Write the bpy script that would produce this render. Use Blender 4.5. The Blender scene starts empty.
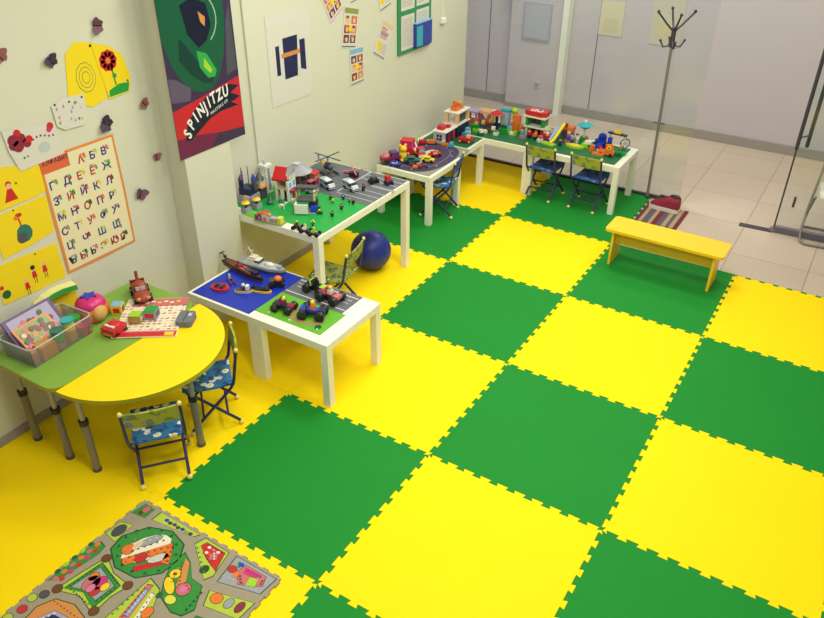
import bpy, bmesh, math, random
from mathutils import Matrix, Vector
PI = math.pi
C = bpy.context.scene.collection
SC = bpy.context.scene
# ---------------------------------------------------------------- camera
cd = bpy.data.cameras.new('camera'); cam = bpy.data.objects.new('camera', cd); C.objects.link(cam)
cam.matrix_world = Matrix(((0.84977, -0.28791, 0.44158, 1.5311), (0.52711, 0.45313, -0.71891, -2.6824),
                           (0.00689, 0.84367, 0.53682, 2.9207), (0, 0, 0, 1)))
cd.sensor_width = 36; cd.lens = 753.27 / 824 * 36; cd.clip_start = .05; cd.clip_end = 60
SC.camera = cam
# ---------------------------------------------------------------- world, exposure
w = bpy.data.worlds.new('hall_light'); SC.world = w; w.use_nodes = True
bgn = w.node_tree.nodes['Background']; bgn.inputs[0].default_value = (.93, .96, 1, 1); bgn.inputs[1].default_value = .52
SC.view_settings.view_transform = 'Standard'; SC.view_settings.look = 'None'
SC.view_settings.exposure = -.42; SC.view_settings.gamma = 1; SC.view_settings.use_curve_mapping = False
# ---------------------------------------------------------------- ceiling lamps (soft fluorescent panels)
def lamp(x, y, e, sx=1.2, sy=.6, col=(1, .985, .90)):
    l = bpy.data.lights.new('ceiling_lamp', 'AREA'); l.shape = 'RECTANGLE'; l.size = sx; l.size_y = sy; l.energy = e; l.color = col
    o = bpy.data.objects.new('ceiling_lamp', l); o.location = (x, y, 3.36); C.objects.link(o)
for x, y, e in [(-.5, 1.2, 58), (.8, .5, 44), (-.6, 3.3, 38), (1.0, 3.4, 28), (-.2, -1.0, 34), (.9, -1.3, 46), (-1.6, 5.1, 56), (1.0, 5.0, 28)]:
    lamp(x, y, e)

# ---------------------------------------------------------------- materials
MATS = {}
def s2l(c): return tuple((v / 12.92 if v <= .04045 else ((v + .055) / 1.055) ** 2.4) for v in c)
def hexc(h): return s2l(tuple(int(h[i:i + 2], 16) / 255 for i in (0, 2, 4)))
def mat(name, h, rough=.5, metal=0., bump=0., bscale=60, var=.0, vscale=8, spec=.5):
    if name in MATS: return MATS[name]
    m = bpy.data.materials.new(name); m.use_nodes = True; nt = m.node_tree; b = nt.nodes['Principled BSDF']
    c = hexc(h); b.inputs['Base Color'].default_value = (*c, 1)
    b.inputs['Roughness'].default_value = rough; b.inputs['Metallic'].default_value = metal
    b.inputs['Specular IOR Level'].default_value = spec
    if var or bump:
        tc = nt.nodes.new('ShaderNodeTexCoord')
    if var:
        n = nt.nodes.new('ShaderNodeTexNoise'); n.inputs['Scale'].default_value = vscale; n.inputs['Detail'].default_value = 4
        nt.links.new(tc.outputs['Object'], n.inputs['Vector'])
        mx = nt.nodes.new('ShaderNodeMix'); mx.data_type = 'RGBA'
        mx.inputs[6].default_value = (*[v * (1 - var) for v in c], 1); mx.inputs[7].default_value = (*[min(1, v * (1 + var)) for v in c], 1)
        nt.links.new(n.outputs['Fac'], mx.inputs[0]); nt.links.new(mx.outputs[2], b.inputs['Base Color'])
    if bump:
        n2 = nt.nodes.new('ShaderNodeTexNoise'); n2.inputs['Scale'].default_value = bscale
        nt.links.new(tc.outputs['Object'], n2.inputs['Vector'])
        bp = nt.nodes.new('ShaderNodeBump'); bp.inputs['Strength'].default_value = bump; bp.inputs['Distance'].default_value = .002
        nt.links.new(n2.outputs['Fac'], bp.inputs['Height']); nt.links.new(bp.outputs[0], b.inputs['Normal'])
    MATS[name] = m; return m
def fabric(name, base, spots):
    """printed cotton: cells of flowers and leaves on a ground colour"""
    m = bpy.data.materials.new(name); m.use_nodes = True; nt = m.node_tree; b = nt.nodes['Principled BSDF']
    tc = nt.nodes.new('ShaderNodeTexCoord'); v = nt.nodes.new('ShaderNodeTexVoronoi'); v.inputs['Scale'].default_value = 17
    nt.links.new(tc.outputs['Object'], v.inputs['Vector'])
    r = nt.nodes.new('ShaderNodeValToRGB'); r.color_ramp.interpolation = 'CONSTANT'
    e = r.color_ramp.elements; e[0].position = 0; e[0].color = (*hexc(spots[0]), 1)
    e[1].position = .18; e[1].color = (*hexc(spots[1]), 1)
    x = e.new(.36); x.color = (*hexc(base), 1)
    nt.links.new(v.outputs['Distance'], r.inputs[0])
    n = nt.nodes.new('ShaderNodeTexNoise'); n.inputs['Scale'].default_value = 26
    nt.links.new(tc.outputs['Object'], n.inputs['Vector'])
    r2 = nt.nodes.new('ShaderNodeValToRGB'); r2.color_ramp.interpolation = 'CONSTANT'
    f = r2.color_ramp.elements; f[0].position = 0; f[0].color = (0, 0, 0, 1); f[1].position = .56; f[1].color = (1, 1, 1, 1)
    nt.links.new(n.outputs['Fac'], r2.inputs[0])
    mx = nt.nodes.new('ShaderNodeMix'); mx.data_type = 'RGBA'; mx.inputs[7].default_value = (*hexc(spots[2]), 1)
    nt.links.new(r2.outputs[0], mx.inputs[0]); nt.links.new(r.outputs[0], mx.inputs[6]); nt.links.new(mx.outputs[2], b.inputs['Base Color'])
    b.inputs['Roughness'].default_value = .6
    MATS[name] = m; return m
def glassy(name, tint, gloss=.1, rough=.05, body=None, bodyf=0.):
    m = bpy.data.materials.new(name); m.use_nodes = True; nt = m.node_tree; nt.nodes.clear()
    o = nt.nodes.new('ShaderNodeOutputMaterial'); t = nt.nodes.new('ShaderNodeBsdfTransparent'); t.inputs[0].default_value = (*tint, 1)
    g = nt.nodes.new('ShaderNodeBsdfGlossy'); g.inputs['Roughness'].default_value = rough
    mx = nt.nodes.new('ShaderNodeMixShader')
    fr = nt.nodes.new('ShaderNodeFresnel'); fr.inputs[0].default_value = 1.18
    mm = nt.nodes.new('ShaderNodeMath'); mm.operation = 'ADD'; mm.inputs[1].default_value = gloss
    nt.links.new(fr.outputs[0], mm.inputs[0]); nt.links.new(mm.outputs[0], mx.inputs[0])
    nt.links.new(t.outputs[0], mx.inputs[1]); nt.links.new(g.outputs[0], mx.inputs[2])
    last = mx
    if body:
        d = nt.nodes.new('ShaderNodeBsdfDiffuse'); d.inputs[0].default_value = (*hexc(body), 1)
        m2 = nt.nodes.new('ShaderNodeMixShader'); m2.inputs[0].default_value = bodyf
        nt.links.new(mx.outputs[0], m2.inputs[1]); nt.links.new(d.outputs[0], m2.inputs[2]); last = m2
    nt.links.new(last.outputs[0], o.inputs[0]); MATS[name] = m; return m
def tilefloor():
    m = bpy.data.materials.new('beige_floor_tile'); m.use_nodes = True; nt = m.node_tree; b = nt.nodes['Principled BSDF']
    tc = nt.nodes.new('ShaderNodeTexCoord'); mp = nt.nodes.new('ShaderNodeMapping')
    mp.inputs['Location'].default_value = (-.28, -.4, 0)
    br = nt.nodes.new('ShaderNodeTexBrick'); br.offset = 0; br.squash = 1
    br.inputs['Scale'].default_value = 1; br.inputs['Brick Width'].default_value = .6; br.inputs['Row Height'].default_value = .6
    br.inputs['Mortar Size'].default_value = .0035; br.inputs['Mortar Smooth'].default_value = .3; br.inputs['Bias'].default_value = 0
    br.inputs['Color1'].default_value = (*hexc('c3b2a0'), 1); br.inputs['Color2'].default_value = (*hexc('cbb9a7'), 1); br.inputs['Mortar'].default_value = (*hexc('8d7f72'), 1)
    nt.links.new(tc.outputs['Object'], mp.inputs[0]); nt.links.new(mp.outputs[0], br.inputs['Vector'])
    nt.links.new(br.outputs['Color'], b.inputs['Base Color']); b.inputs['Roughness'].default_value = .28
    return m
PAL = dict(W='e8e8e0', K='1c1c22', N='1d2450', B='2140b8', b='7fb4d8', C='2fa8b8', R='c8242c', M='8a2340', P='d873a0', Y='f0cc20', O='e8762a',
           G='1e9a3c', g='1d5c38', L='9fcc30', T='d8c49a', E='9a9ca4', D='4a4c56', V='5c3a78', F='6e3b24', m='d02a78', c='e9e2c8', k='e7b98a', q='b9c4c6',
           s='c9c7bb', o='d08a48', v='a9a0c0', i='c86a70', j='8a9a4a', u='2c6f68', l='d8d84a')
def M(k):
    if isinstance(k, bpy.types.Material): return k
    if k in MATS: return MATS[k]
    return mat('plastic_' + k, PAL[k], .35)
mat('paper_white', 'd4d2c6', .8); mat('paper_yellow', 'eed20e', .75, var=.04, vscale=5); mat('paper_cream', 'e4dcb4', .8)
mat('white_lacquer', 'eeeedd', .35, var=.015, vscale=3)
mat('wall_cream', 'd2d2be', .75, bump=.12, bscale=220, var=.02, vscale=1.6)
mat('wall_far', 'c6bdc2', .6, var=.02, vscale=1.3)
mat('trim_grey', '9b938e', .5)
mat('ceiling_white', 'ecebe4', .9)
mat('foam_yellow', 'ffdc06', .7, bump=.25, bscale=400, var=.03, vscale=2.5, spec=.15)
mat('foam_green', '16862c', .7, bump=.25, bscale=400, var=.05, vscale=2.5, spec=.2)
mat('tube_navy', '27265a', .3, spec=.6); mat('steel_grey', '807c74', .35, .15); mat('chrome', 'a8a8a4', .3, .4); mat('dark_metal', '4a4654', .4, .4)
mat('cap_yellow', 'ecd87c', .5)
mat('laminate_yellow', 'ffd904', .42); mat('laminate_green', '7fa844', .42); mat('edge_green', 'a8a41c', .5); mat('bench_yellow', 'f4c81c', .4)
mat('bench_side', 'dcb52c', .45)
mat('ball_blue', '1a2a8c', .42, bump=.2, bscale=90)
fabric('fabric_blue', '2f78b0', ['f0d860', 'e8eef0', '1f4c8c']); fabric('fabric_green', 'a2a83c', ['e0503c', '3f86ba', '6f8438'])
fabric('fabric_navy', '2a4f9a', ['8fb4d8', '3a66b4', '1b2c68']); fabric('fabric_olive', '98a04c', ['d8d8a8', '4c6c60', '66743a'])
glassy('clear_glass', (.955, .985, .985), .035, .12); glassy('clear_plastic', (.96, .97, .96), .03, .15, 'e4e6e0', .10)
glassy('tinted_plastic', (.5, .6, .7), .2, .1)
mat('road_grey', '6a6d78', .5, var=.06, vscale=20); mat('road_pave', '9c927c', .8, var=.12, vscale=60)

# ---------------------------------------------------------------- mesh builder
class MB:
    def __init__(s): s.v = []; s.f = []; s.m = []; s.k = []; s.sm = []
    def mi(s, k):
        m = M(k)
        if m not in s.k: s.k.append(m)
        return s.k.index(m)
    def add(s, vs, fs, k, smooth=False, mtx=None):
        n = len(s.v); i = s.mi(k)
        s.v += [tuple(mtx @ Vector(p)) if mtx else tuple(p) for p in vs]
        for f in fs: s.f.append([n + a for a in f]); s.m.append(i); s.sm.append(smooth)
        return s
    def box(s, x, y, z, sx, sy, sz, k, rz=0, rx=0, ry=0):      # z = bottom
        a, b = sx / 2, sy / 2
        vs = [(-a, -b, 0), (a, -b, 0), (a, b, 0), (-a, b, 0), (-a, -b, sz), (a, -b, sz), (a, b, sz), (-a, b, sz)]
        fs = [(3, 2, 1, 0), (4, 5, 6, 7), (0, 1, 5, 4), (1, 2, 6, 5), (2, 3, 7, 6), (3, 0, 4, 7)]
        mt = Matrix.Translation((x, y, z)) @ Matrix.Rotation(rz, 4, 'Z') @ Matrix.Rotation(ry, 4, 'Y') @ Matrix.Rotation(rx, 4, 'X')
        return s.add(vs, fs, k, mtx=mt)
    def cyl(s, x, y, z, r, h, k, axis='z', n=14, r2=None):     # z: base, for x and y axes the centre
        r2 = r if r2 is None else r2
        vs = [(r * math.cos(2 * PI * i / n), r * math.sin(2 * PI * i / n), 0) for i in range(n)] + [(r2 * math.cos(2 * PI * i / n), r2 * math.sin(2 * PI * i / n), h) for i in range(n)]
        mt = Matrix.Translation((x, y, z))
        if axis == 'x': mt = mt @ Matrix.Rotation(PI / 2, 4, 'Y') @ Matrix.Translation((0, 0, -h / 2))
        if axis == 'y': mt = mt @ Matrix.Rotation(-PI / 2, 4, 'X') @ Matrix.Translation((0, 0, -h / 2))
        s.add(vs, [(i, (i + 1) % n, n + (i + 1) % n, n + i) for i in range(n)], k, True, mt)
        return s.add(vs, [tuple(range(n - 1, -1, -1)), tuple(range(n, 2 * n))], k, False, mt)
    def ell(s, x, y, z, rx, ry, rz, k, nu=14, nv=9):
        vs = [(x, y, z - rz)]
        for j in range(1, nv):
            t = PI * j / nv
            for i in range(nu): vs.append((x + rx * math.sin(t) * math.cos(2 * PI * i / nu), y + ry * math.sin(t) * math.sin(2 * PI * i / nu), z - rz * math.cos(t)))
        vs.append((x, y, z + rz)); e = len(vs) - 1; fs = []
        for i in range(nu):
            fs.append((0, 1 + (i + 1) % nu, 1 + i)); fs.append((e, e - nu + i, e - nu + (i + 1) % nu))
        for j in range(nv - 2):
            for i in range(nu):
                a = 1 + j * nu + i; b = 1 + j * nu + (i + 1) % nu; fs.append((a, b, b + nu, a + nu))
        return s.add(vs, fs, k, True)
    def roof(s, x, y, z, sx, sy, sz, k):                        # ridge along x
        a, b = sx / 2, sy / 2
        vs = [(x - a, y - b, z), (x + a, y - b, z), (x + a, y + b, z), (x - a, y + b, z), (x - a, y, z + sz), (x + a, y, z + sz)]
        return s.add(vs, [(3, 2, 1, 0), (0, 1, 5, 4), (2, 3, 4, 5), (0, 4, 3), (1, 2, 5)], k)
    def prism(s, pts, z0, z1, k, mtx=None, side=None):
        n = len(pts); A = sum(pts[i][0] * pts[(i + 1) % n][1] - pts[(i + 1) % n][0] * pts[i][1] for i in range(n))
        if A < 0: pts = pts[::-1]
        vs = [(p[0], p[1], z0) for p in pts] + [(p[0], p[1], z1) for p in pts]
        s.add(vs, [tuple(range(n - 1, -1, -1)), tuple(range(n, 2 * n))], k, mtx=mtx)
        return s.add(vs, [(i, (i + 1) % n, n + (i + 1) % n, n + i) for i in range(n)], side or k, mtx=mtx)
    def tube(s, pts, r, k, n=10, caps=True):
        pts = [Vector(p) for p in pts]; vs = []; up = None
        for i, p in enumerate(pts):
            d = (pts[min(i + 1, len(pts) - 1)] - pts[max(i - 1, 0)]).normalized()
            if up is None: up = d.orthogonal().normalized()
            up = (up - d * up.dot(d)).normalized(); sd = d.cross(up)
            vs += [tuple(p + r * (up * math.cos(2 * PI * j / n) + sd * math.sin(2 * PI * j / n))) for j in range(n)]
        fs = [(i * n + j, i * n + (j + 1) % n, (i + 1) * n + (j + 1) % n, (i + 1) * n + j) for i in range(len(pts) - 1) for j in range(n)]
        s.add(vs, fs, k, True)
        if caps: s.add(vs, [tuple(range(n - 1, -1, -1)), tuple(range((len(pts) - 1) * n, len(pts) * n))], k)
        return s
    def text(s, body, k, mtx, size, shear=0., depth=.0004, sx=1):
        for ch, x0 in layout(body):
            vs, fs = glyph(ch)
            s.add([((p[0] * sx + x0 * sx + p[1] * shear) * size, p[1] * size, depth) for p in vs], fs, k, mtx=mtx)
        return s
    def build(s, name, parent=None, bevel=0, loc=None, rz=0):
        me = bpy.data.meshes.new(name); me.from_pydata(s.v, [], s.f)
        for m in s.k: me.materials.append(m)
        me.polygons.foreach_set('material_index', s.m); me.polygons.foreach_set('use_smooth', s.sm); me.update()
        o = bpy.data.objects.new(name, me); C.objects.link(o)
        if parent: o.parent = parent
        if loc: o.location = loc
        o.rotation_euler.z = rz
        if bevel:
            b = o.modifiers.new('bevel', 'BEVEL'); b.width = bevel; b.segments = 2; b.limit_method = 'ANGLE'; b.angle_limit = .7
        return o
GL = {}
def glyph(ch):
    if ch not in GL:
        c = bpy.data.curves.new('glyph', 'FONT'); c.body = ch; c.resolution_u = 2; c.offset = .03
        o = bpy.data.objects.new('glyph', c); C.objects.link(o); bpy.context.view_layer.update()
        me = bpy.data.meshes.new_from_object(o.evaluated_get(bpy.context.evaluated_depsgraph_get()))
        GL[ch] = ([tuple(v.co) for v in me.vertices], [tuple(p.vertices) for p in me.polygons])
        bpy.data.objects.remove(o); bpy.data.curves.remove(c); bpy.data.meshes.remove(me)
    return GL[ch]
def gw(ch):
    if ch == ' ': return .28
    v = glyph(ch)[0]; return max(p[0] for p in v) + .07 if v else .3
def layout(body):
    x = 0; r = []
    for ch in body:
        if ch != ' ': r.append((ch, x))
        x += gw(ch)
    return r
def tag(o, label=None, cat=None, group=None, kind=None):
    for k, v in (('label', label), ('category', cat), ('group', group), ('kind', kind)):
        if v: o[k] = v
    return o
def thing(name, label, cat, loc=(0, 0, 0), rz=0, group=None):
    o = bpy.data.objects.new(name, None); o.empty_display_size = .02; C.objects.link(o); o.location = loc; o.rotation_euler.z = rz
    return tag(o, label, cat, group)
def copy_tree(o, parent=None):
    c = o.copy(); C.objects.link(c); c.parent = parent
    for ch in list(o.children): copy_tree(ch, c)
    return c
def struct(o): o['kind'] = 'structure'; return o
def shapes(m, L, sc=1.):
    for q in L:
        t = q[0]; a = [v * sc if isinstance(v, (int, float)) else v for v in q[1:]]
        if t == 'b': m.box(*a[:7], rz=(q[8] if len(q) > 8 else 0))
        elif t == 'k':                                            # studded brick
            x, y, z, sx, sy, sz, k = a[:7]; m.box(*a[:7]); p = .016 * (2 if sx > .06 * 2 else 1)
            nx = max(1, round(sx / p)); ny = max(1, round(sy / p))
            for i in range(nx):
                for j in range(ny): m.cyl(x - sx / 2 + (i + .5) * sx / nx, y - sy / 2 + (j + .5) * sy / ny, z + sz, p * .3, p * .2, k, n=8)
        elif t == 'c': m.cyl(a[0], a[1], a[2], a[3], a[4], a[5])
        elif t == 'n': m.cyl(a[0], a[1], a[2], a[3], a[5], a[6], r2=a[4])
        elif t == 'x': m.cyl(a[0], a[1], a[2], a[3], a[4], a[5], axis='x')
        elif t == 'y': m.cyl(a[0], a[1], a[2], a[3], a[4], a[5], axis='y')
        elif t == 's': m.ell(*a)
        elif t == 'r': m.roof(*a)
        elif t == 'p': m.prism([(p[0] * sc, p[1] * sc) for p in q[1]], q[2] * sc, q[3] * sc, q[4])
        elif t == 't': m.tube([tuple(v * sc for v in p) for p in q[1]], q[2] * sc, q[3], n=7)
    return m
SCALE = {}
def toy(name, label, cat, loc, rz, parts, group=None, sc=1.):
    sc *= SCALE.get(group, 1)
    """parts: dict part name -> shapes; a list value of lists makes several equal parts; 'a>b' makes b a sub-part of a"""
    if len(parts) == 1 and isinstance(list(parts.values())[0][0], list) and len(list(parts.values())[0]) == 1: parts = {k: v[0] for k, v in parts.items()}
    if len(parts) == 1 and not isinstance(list(parts.values())[0][0], list):
        o = shapes(MB(), list(parts.values())[0], sc).build(name, loc=loc, rz=rz); return tag(o, label, cat, group)
    t = thing(name, label, cat, loc, rz, group); made = {}
    for pn, L in parts.items():
        par = t
        if '>' in pn: a, pn = pn.split('>'); par = made[a]
        if isinstance(L[0], list):
            for l in L: o = shapes(MB(), l, sc).build(pn, par)
        else: o = shapes(MB(), L, sc).build(pn, par)
        made[pn] = o
    return t

# ================================================================ THE SETTING
FZ = -.014; H = 3.4
m = MB(); m.box(1.2, 1.2, FZ - .1, 9.4, 12.4, .1, tilefloor()); struct(m.build('floor'))
m = MB(); m.box(1.2, 1.2, H, 9.4, 12.4, .1, 'ceiling_white'); struct(m.build('ceiling'))
m = MB(); m.box(-2.14, -.43, FZ, .16, 9.14, H - FZ, 'wall_cream'); struct(m.build('wall_left'))
m = MB(); m.box(-1.98, .4625, FZ, .16, .385, H - FZ, 'wall_cream'); struct(m.build('wall_pilaster'))
m = MB(); m.box(-1.0, 6.12, FZ, 5.0, .1, H - FZ, 'wall_far'); m.box(3.7, 6.12, FZ, 4.4, .1, H - FZ, 'wall_far')
for x in (-2.75, -1.375): m.box(x, 6.068, .09, .006, .006, H - .09, 'dark_metal')
struct(m.build('wall_back'))
m = MB(); m.box(-2.1, 6.02, FZ, .66, .1, H - FZ, 'wall_far'); struct(m.build('wall_column'))
m = MB(); m.box(-1.735, 6.0, FZ, .07, .13, H - FZ, 'white_lacquer'); struct(m.build('trim_2'))  # added white strip: the column's brightly lit side face put into colour
m = MB(); m.box(-2.97, 6.058, FZ, 1.07, .024, .1, 'trim_grey'); m.box(2.06, 6.058, FZ, 7.66, .024, .1, 'trim_grey'); m.box(-2.1, 5.962, FZ, .68, .016, .05, 'trim_grey')
struct(m.build('baseboard_back'))
m = MB(); m.box(-2.053, -2.35, FZ, .014, 5.24, .065, 'trim_grey'); m.box(-2.053, 2.4, FZ, .014, 3.48, .065, 'trim_grey')
struct(m.build('baseboard_left'))
# glass partition with a metal floor channel, and the glass door panel to the right of the opening
t = bpy.data.objects.new('window_1', None); C.objects.link(t); t.location = (-.9, 4.15, FZ); struct(t)
m = MB(); m.box(0, 0, .012, 2.3, .01, 3.3, 'clear_glass'); struct(m.build('glass_pane', t))
m = MB(); m.box(0, 0, 0, 2.3, .035, .03, 'dark_metal'); struct(m.build('floor_channel', t))
t = bpy.data.objects.new('door_1', None); C.objects.link(t); t.location = (1.105, 4.01, FZ); t.rotation_euler.z = .06; struct(t)
m = MB(); m.box(1.0, 0, .055, 2.0, .01, 3.1, 'clear_glass'); struct(m.build('glass_pane', t))
m = MB(); m.box(.003, 0, .03, .014, .018, 3.1, 'dark_metal'); struct(m.build('edge_strip', t))
m = MB(); m.box(1.0, 0, .004, 2.0, .05, .05, mat('rail_grey', '6e6a78', .4, .3)); struct(m.build('bottom_rail', t))
m = MB(); m.box(-.14, 0, 0, .27, .07, .006, 'dark_metal'); m.cyl(0, 0, .006, .03, .03, 'steel_grey'); struct(m.build('floor_hinge', t))
m = MB(); m.box(.1, -.012, .26, .02, .03, .085, 'dark_metal'); struct(m.build('door_lock', t))
m = MB()
for xx, yy in ((.0, -.05), (.07, .05)): m.cyl(xx, yy, .76, .015, 1.3, 'dark_metal')
for z in (.86, 1.95): m.tube([(0, -.05, z), (.07, .05, z)], .007, 'steel_grey')
struct(m.build('door_handle', t))
# sockets, conduit and doorbell box on the walls
m = MB(); m.box(-2.052, 1.06, .72, .016, .02, H - .73, 'wall_cream'); struct(m.build('trim_1'))
t = thing('wall_sensor', 'small white plastic box on the cream wall right of the green notice board', 'sensor', (-2.06, 3.65, 1.42))
MB().box(.014, 0, 0, .028, .075, .045, 'white_lacquer').build('housing', t, .004); MB().box(.006, -.01, .045, .008, .008, H - 1.48, 'white_lacquer').build('cable_cover', t)
t = thing('wall_socket', 'small white socket plate low on the far column behind the glass', 'socket', (-2.02, 5.97, .27))
MB().box(0, -.006, 0, .07, .012, .07, 'wall_far').build('plate', t); MB().cyl(0, -.014, .04, .024, .006, 'E', axis='y').build('outlet', t)

# ---------------------------------------------------------------- foam floor mats (interlocking)
def zig(p, q, on=True):
    p, q = Vector(p), Vector(q); d = q - p; n = Vector((-d.y, d.x)).normalized()
    if not on: return [p, q]
    r = [p]; a = .011
    for k in range(10):
        s = k * .1
        for u, o in ((.026, 0), (.018, 2 * a), (.082, 2 * a), (.074, 0)): r.append(p + d * (s + u) + n * (o - a if 1 else 0))
    r.append(q); return r
def tile(i, j, x0=None, x1=None, y1=None, col='foam_yellow', teeth=(1, 1, 1, 1)):
    X0, X1, Y0, Y1 = (i if x0 is None else x0), (i + 1 if x1 is None else x1), j, (j + 1 if y1 is None else y1)
    b = zig((X0, Y0), (X1, Y0), teeth[0])[:-1]; r = zig((X1, Y0), (X1, Y1), teeth[1])[:-1]
    tp = zig((X0, Y1), (X1, Y1), teeth[2])[::-1][:-1]; l = zig((X0, Y0), (X0, Y1), teeth[3])[::-1][:-1]
    pts = b + r + tp + l; cx, cy = (X0 + X1) / 2, (Y0 + Y1) / 2
    return MB().prism([((p.x - cx) * .9985, (p.y - cy) * .9985) for p in pts], 0, .0138, col), (cx, cy, FZ)
where = {(-1, -1): 'behind the printed play mat', (0, -1): 'lowest yellow one in the middle of the photo', (-1, 0): 'just right of the front toy table',
         (0, 0): 'in the middle of the checkerboard', (-1, 1): 'right of the blue ball', (0, 1): 'in front of the green tile under the bench', (0, 2): 'under the yellow bench',
         (-1, 2): 'left of the yellow bench', (-1, 3): 'under the chairs at the long toy table', (-2, 2): 'under the race track table', (-2, 1): 'under the big toy table and blue ball',
         (-2, 0): 'under the front toy tables', (-2, -1): 'under the half round table', (-2, -2): 'by the wall in the lower left corner', (-1, -2): 'under the printed play mat',
         (-2, 3): 'in the corner of the long toy table', (1, 2): 'in the row at the tiled floor, right of the bench', (1, 1): 'at the right edge, behind a yellow one', (1, 0): 'at the right edge, lower of the two large ones',
         (1, -1): 'at the bottom edge, right', (0, -2): 'at the bottom edge, left of the middle', (2, 0): 'in the lower right corner', (2, 1): 'beyond the right edge'}
for (i, j), wt in where.items():
    g = (i + j) % 2 == 0 and (i, j) not in ((-2, 0), (-2, -2))
    col = 'foam_green' if g else 'foam_yellow'
    mb, loc = tile(i, j, x0=-2.045 if i == -2 else None, y1=4.125 if j == 3 else None, col=col,
                   teeth=(1, 1, 0 if j == 3 else 1, 0 if i == -2 else 1))
    tag(mb.build('foam_mat', loc=loc), ('green' if g else 'yellow') + ' foam floor tile ' + wt, 'floor mat', ('green' if g else 'yellow') + ' foam floor tiles')
m = MB(); m.box(1.0, 3.014, FZ, 2.0, .03, .006, 'foam_green'); tag(m.build('mat_border_strip'), 'thin green foam border strip along the tiled floor, right of the bench', 'floor mat')

# ---------------------------------------------------------------- printed play mat
mat('print_green', '2f8a34', .8, var=.15, vscale=40); mat('print_lime', 'b2c43c', .8, var=.1, vscale=40); mat('print_dark', '1f4a28', .8)
P0 = (-1.06, -1.07)
def pl(pts): return [(x - P0[0], y - P0[1]) for x, y in pts]
out = []
def notch(p, q):
    p, q = Vector(p), Vector(q); d = q - p; L = d.length; n = Vector((-d.y, d.x)).normalized(); r = [p]; k = round(L / .066)
    for i in range(k):
        for u, o in ((.3, 0), (.25, .008), (.75, .008), (.7, 0)): r.append(p + d * ((i + u) / k) + n * -o)
    return r
out = notch((0, -.99), (.905, -.99)) + notch((.905, -.99), (.905, 0)) + notch((.905, 0), (0, 0)) + notch((0, 0), (0, -.99))
m = MB(); m.prism([tuple(p) for p in out], 0, .009, 'road_pave')
def patch(pts, k, lvl=0, edge=True):
    pts = pl(pts); cx = sum(p[0] for p in pts) / len(pts); cy = sum(p[1] for p in pts) / len(pts); z = .009 + .0005 * lvl
    if edge: m.prism([(cx + (x - cx) * 1.05, cy + (y - cy) * 1.05) for x, y in pts], z - .0005, z + .0002, 'print_dark')
    m.prism(pts, z - .0005, z + .0005, k)
def blob(cx, cy, rx, ry, k, lvl=1, n=12, rz=0):
    if rx > .017: patch([(cx + (rx + .003) * math.cos(a) * math.cos(rz) - (ry + .003) * math.sin(a) * math.sin(rz), cy + (rx + .003) * math.cos(a) * math.sin(rz) + (ry + .003) * math.sin(a) * math.cos(rz)) for a in [2 * PI * i / n for i in range(n)]], 'print_dark', lvl - .4, False)
    patch([(cx + rx * math.cos(a) * math.cos(rz) - ry * math.sin(a) * math.sin(rz), cy + rx * math.cos(a) * math.sin(rz) + ry * math.sin(a) * math.cos(rz)) for a in [2 * PI * i / n for i in range(n)]], k, lvl, False)
patch([(-.95, -1.37), (-.965, -1.29), (-.9, -1.185), (-.786, -1.143), (-.68, -1.17), (-.63, -1.25), (-.645, -1.34), (-.725, -1.42), (-.85, -1.43)], 'print_green')
blob(-.81, -1.28, .07, .12, 'c', 1, rz=-.5); patch([(-.86, -1.38), (-.83, -1.41), (-.70, -1.22), (-.73, -1.19)], 'O', 2)
patch([(-.78, -1.38), (-.76, -1.41), (-.66, -1.29), (-.69, -1.27)], 'R', 2); patch([(-.73, -1.2), (-.7, -1.22), (-.65, -1.29), (-.69, -1.30)], 'O', 3); blob(-.72, -1.29, .022, .05, 's', 3, rz=-.6)
blob(-.88, -1.33, .03, .03, 'O', 3); blob(-.83, -1.24, .02, .06, 'E', 3, rz=-.5); blob(-.79, -1.33, .025, .03, 'R', 4); blob(-.86, -1.29, .016, .03, 'T', 4)
patch([(-.978, -1.658), (-.955, -1.53), (-.925, -1.415), (-.83, -1.46), (-.716, -1.468), (-.74, -1.55), (-.736, -1.65), (-.86, -1.62)], 'print_lime')
patch([(-.95, -1.63), (-.92, -1.45), (-.75, -1.49), (-.76, -1.63), (-.86, -1.6)], 'print_green', 1); patch([(-.93, -1.61), (-.905, -1.47), (-.77, -1.505), (-.78, -1.6), (-.86, -1.585)], 'E', 2)
for x, y, r, k in ((-.87, -1.55, .035, 'i'), (-.84, -1.53, .03, 'm'), (-.89, -1.52, .02, 'O'), (-.82, -1.57, .02, 'R'), (-.80, -1.53, .018, 'Y'), (-.85, -1.57, .018, 'P')): blob(x, y, r, r * 1.3, k, 3 + (r < .02))
for x, y in ((-.975, -1.65), (-.925, -1.42), (-.72, -1.47), (-.74, -1.64)): blob(x, y, .022, .022, 'F', 3)
patch([(-1.05, -1.163), (-1.035, -1.085), (-.966, -1.09), (-.967, -1.152)], 'print_green'); blob(-1.0, -1.11, .018, .025, 'i', 1); blob(-1.01, -1.14, .014, .012, 'F', 2)
patch([(-1.05, -1.32), (-1.045, -1.234), (-.983, -1.215), (-.973, -1.333)], 'print_lime'); blob(-1.01, -1.275, .028, .04, 'D', 1)
patch([(-1.05, -1.64), (-1.053, -1.53), (-1.05, -1.41), (-1.03, -1.37), (-.989, -1.379), (-.978, -1.428), (-1.009, -1.588)], 'print_green')
for q in range(16): blob(-1.03 + .03 * math.sin(q * 2.1), -1.62 + q * .0155, .012, .014, 'iRgOmL'[q % 6], 2)
patch([(-.925, -1.141), (-.921, -1.085), (-.784, -1.083), (-.658, -1.085), (-.677, -1.11)], 'print_lime')
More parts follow.
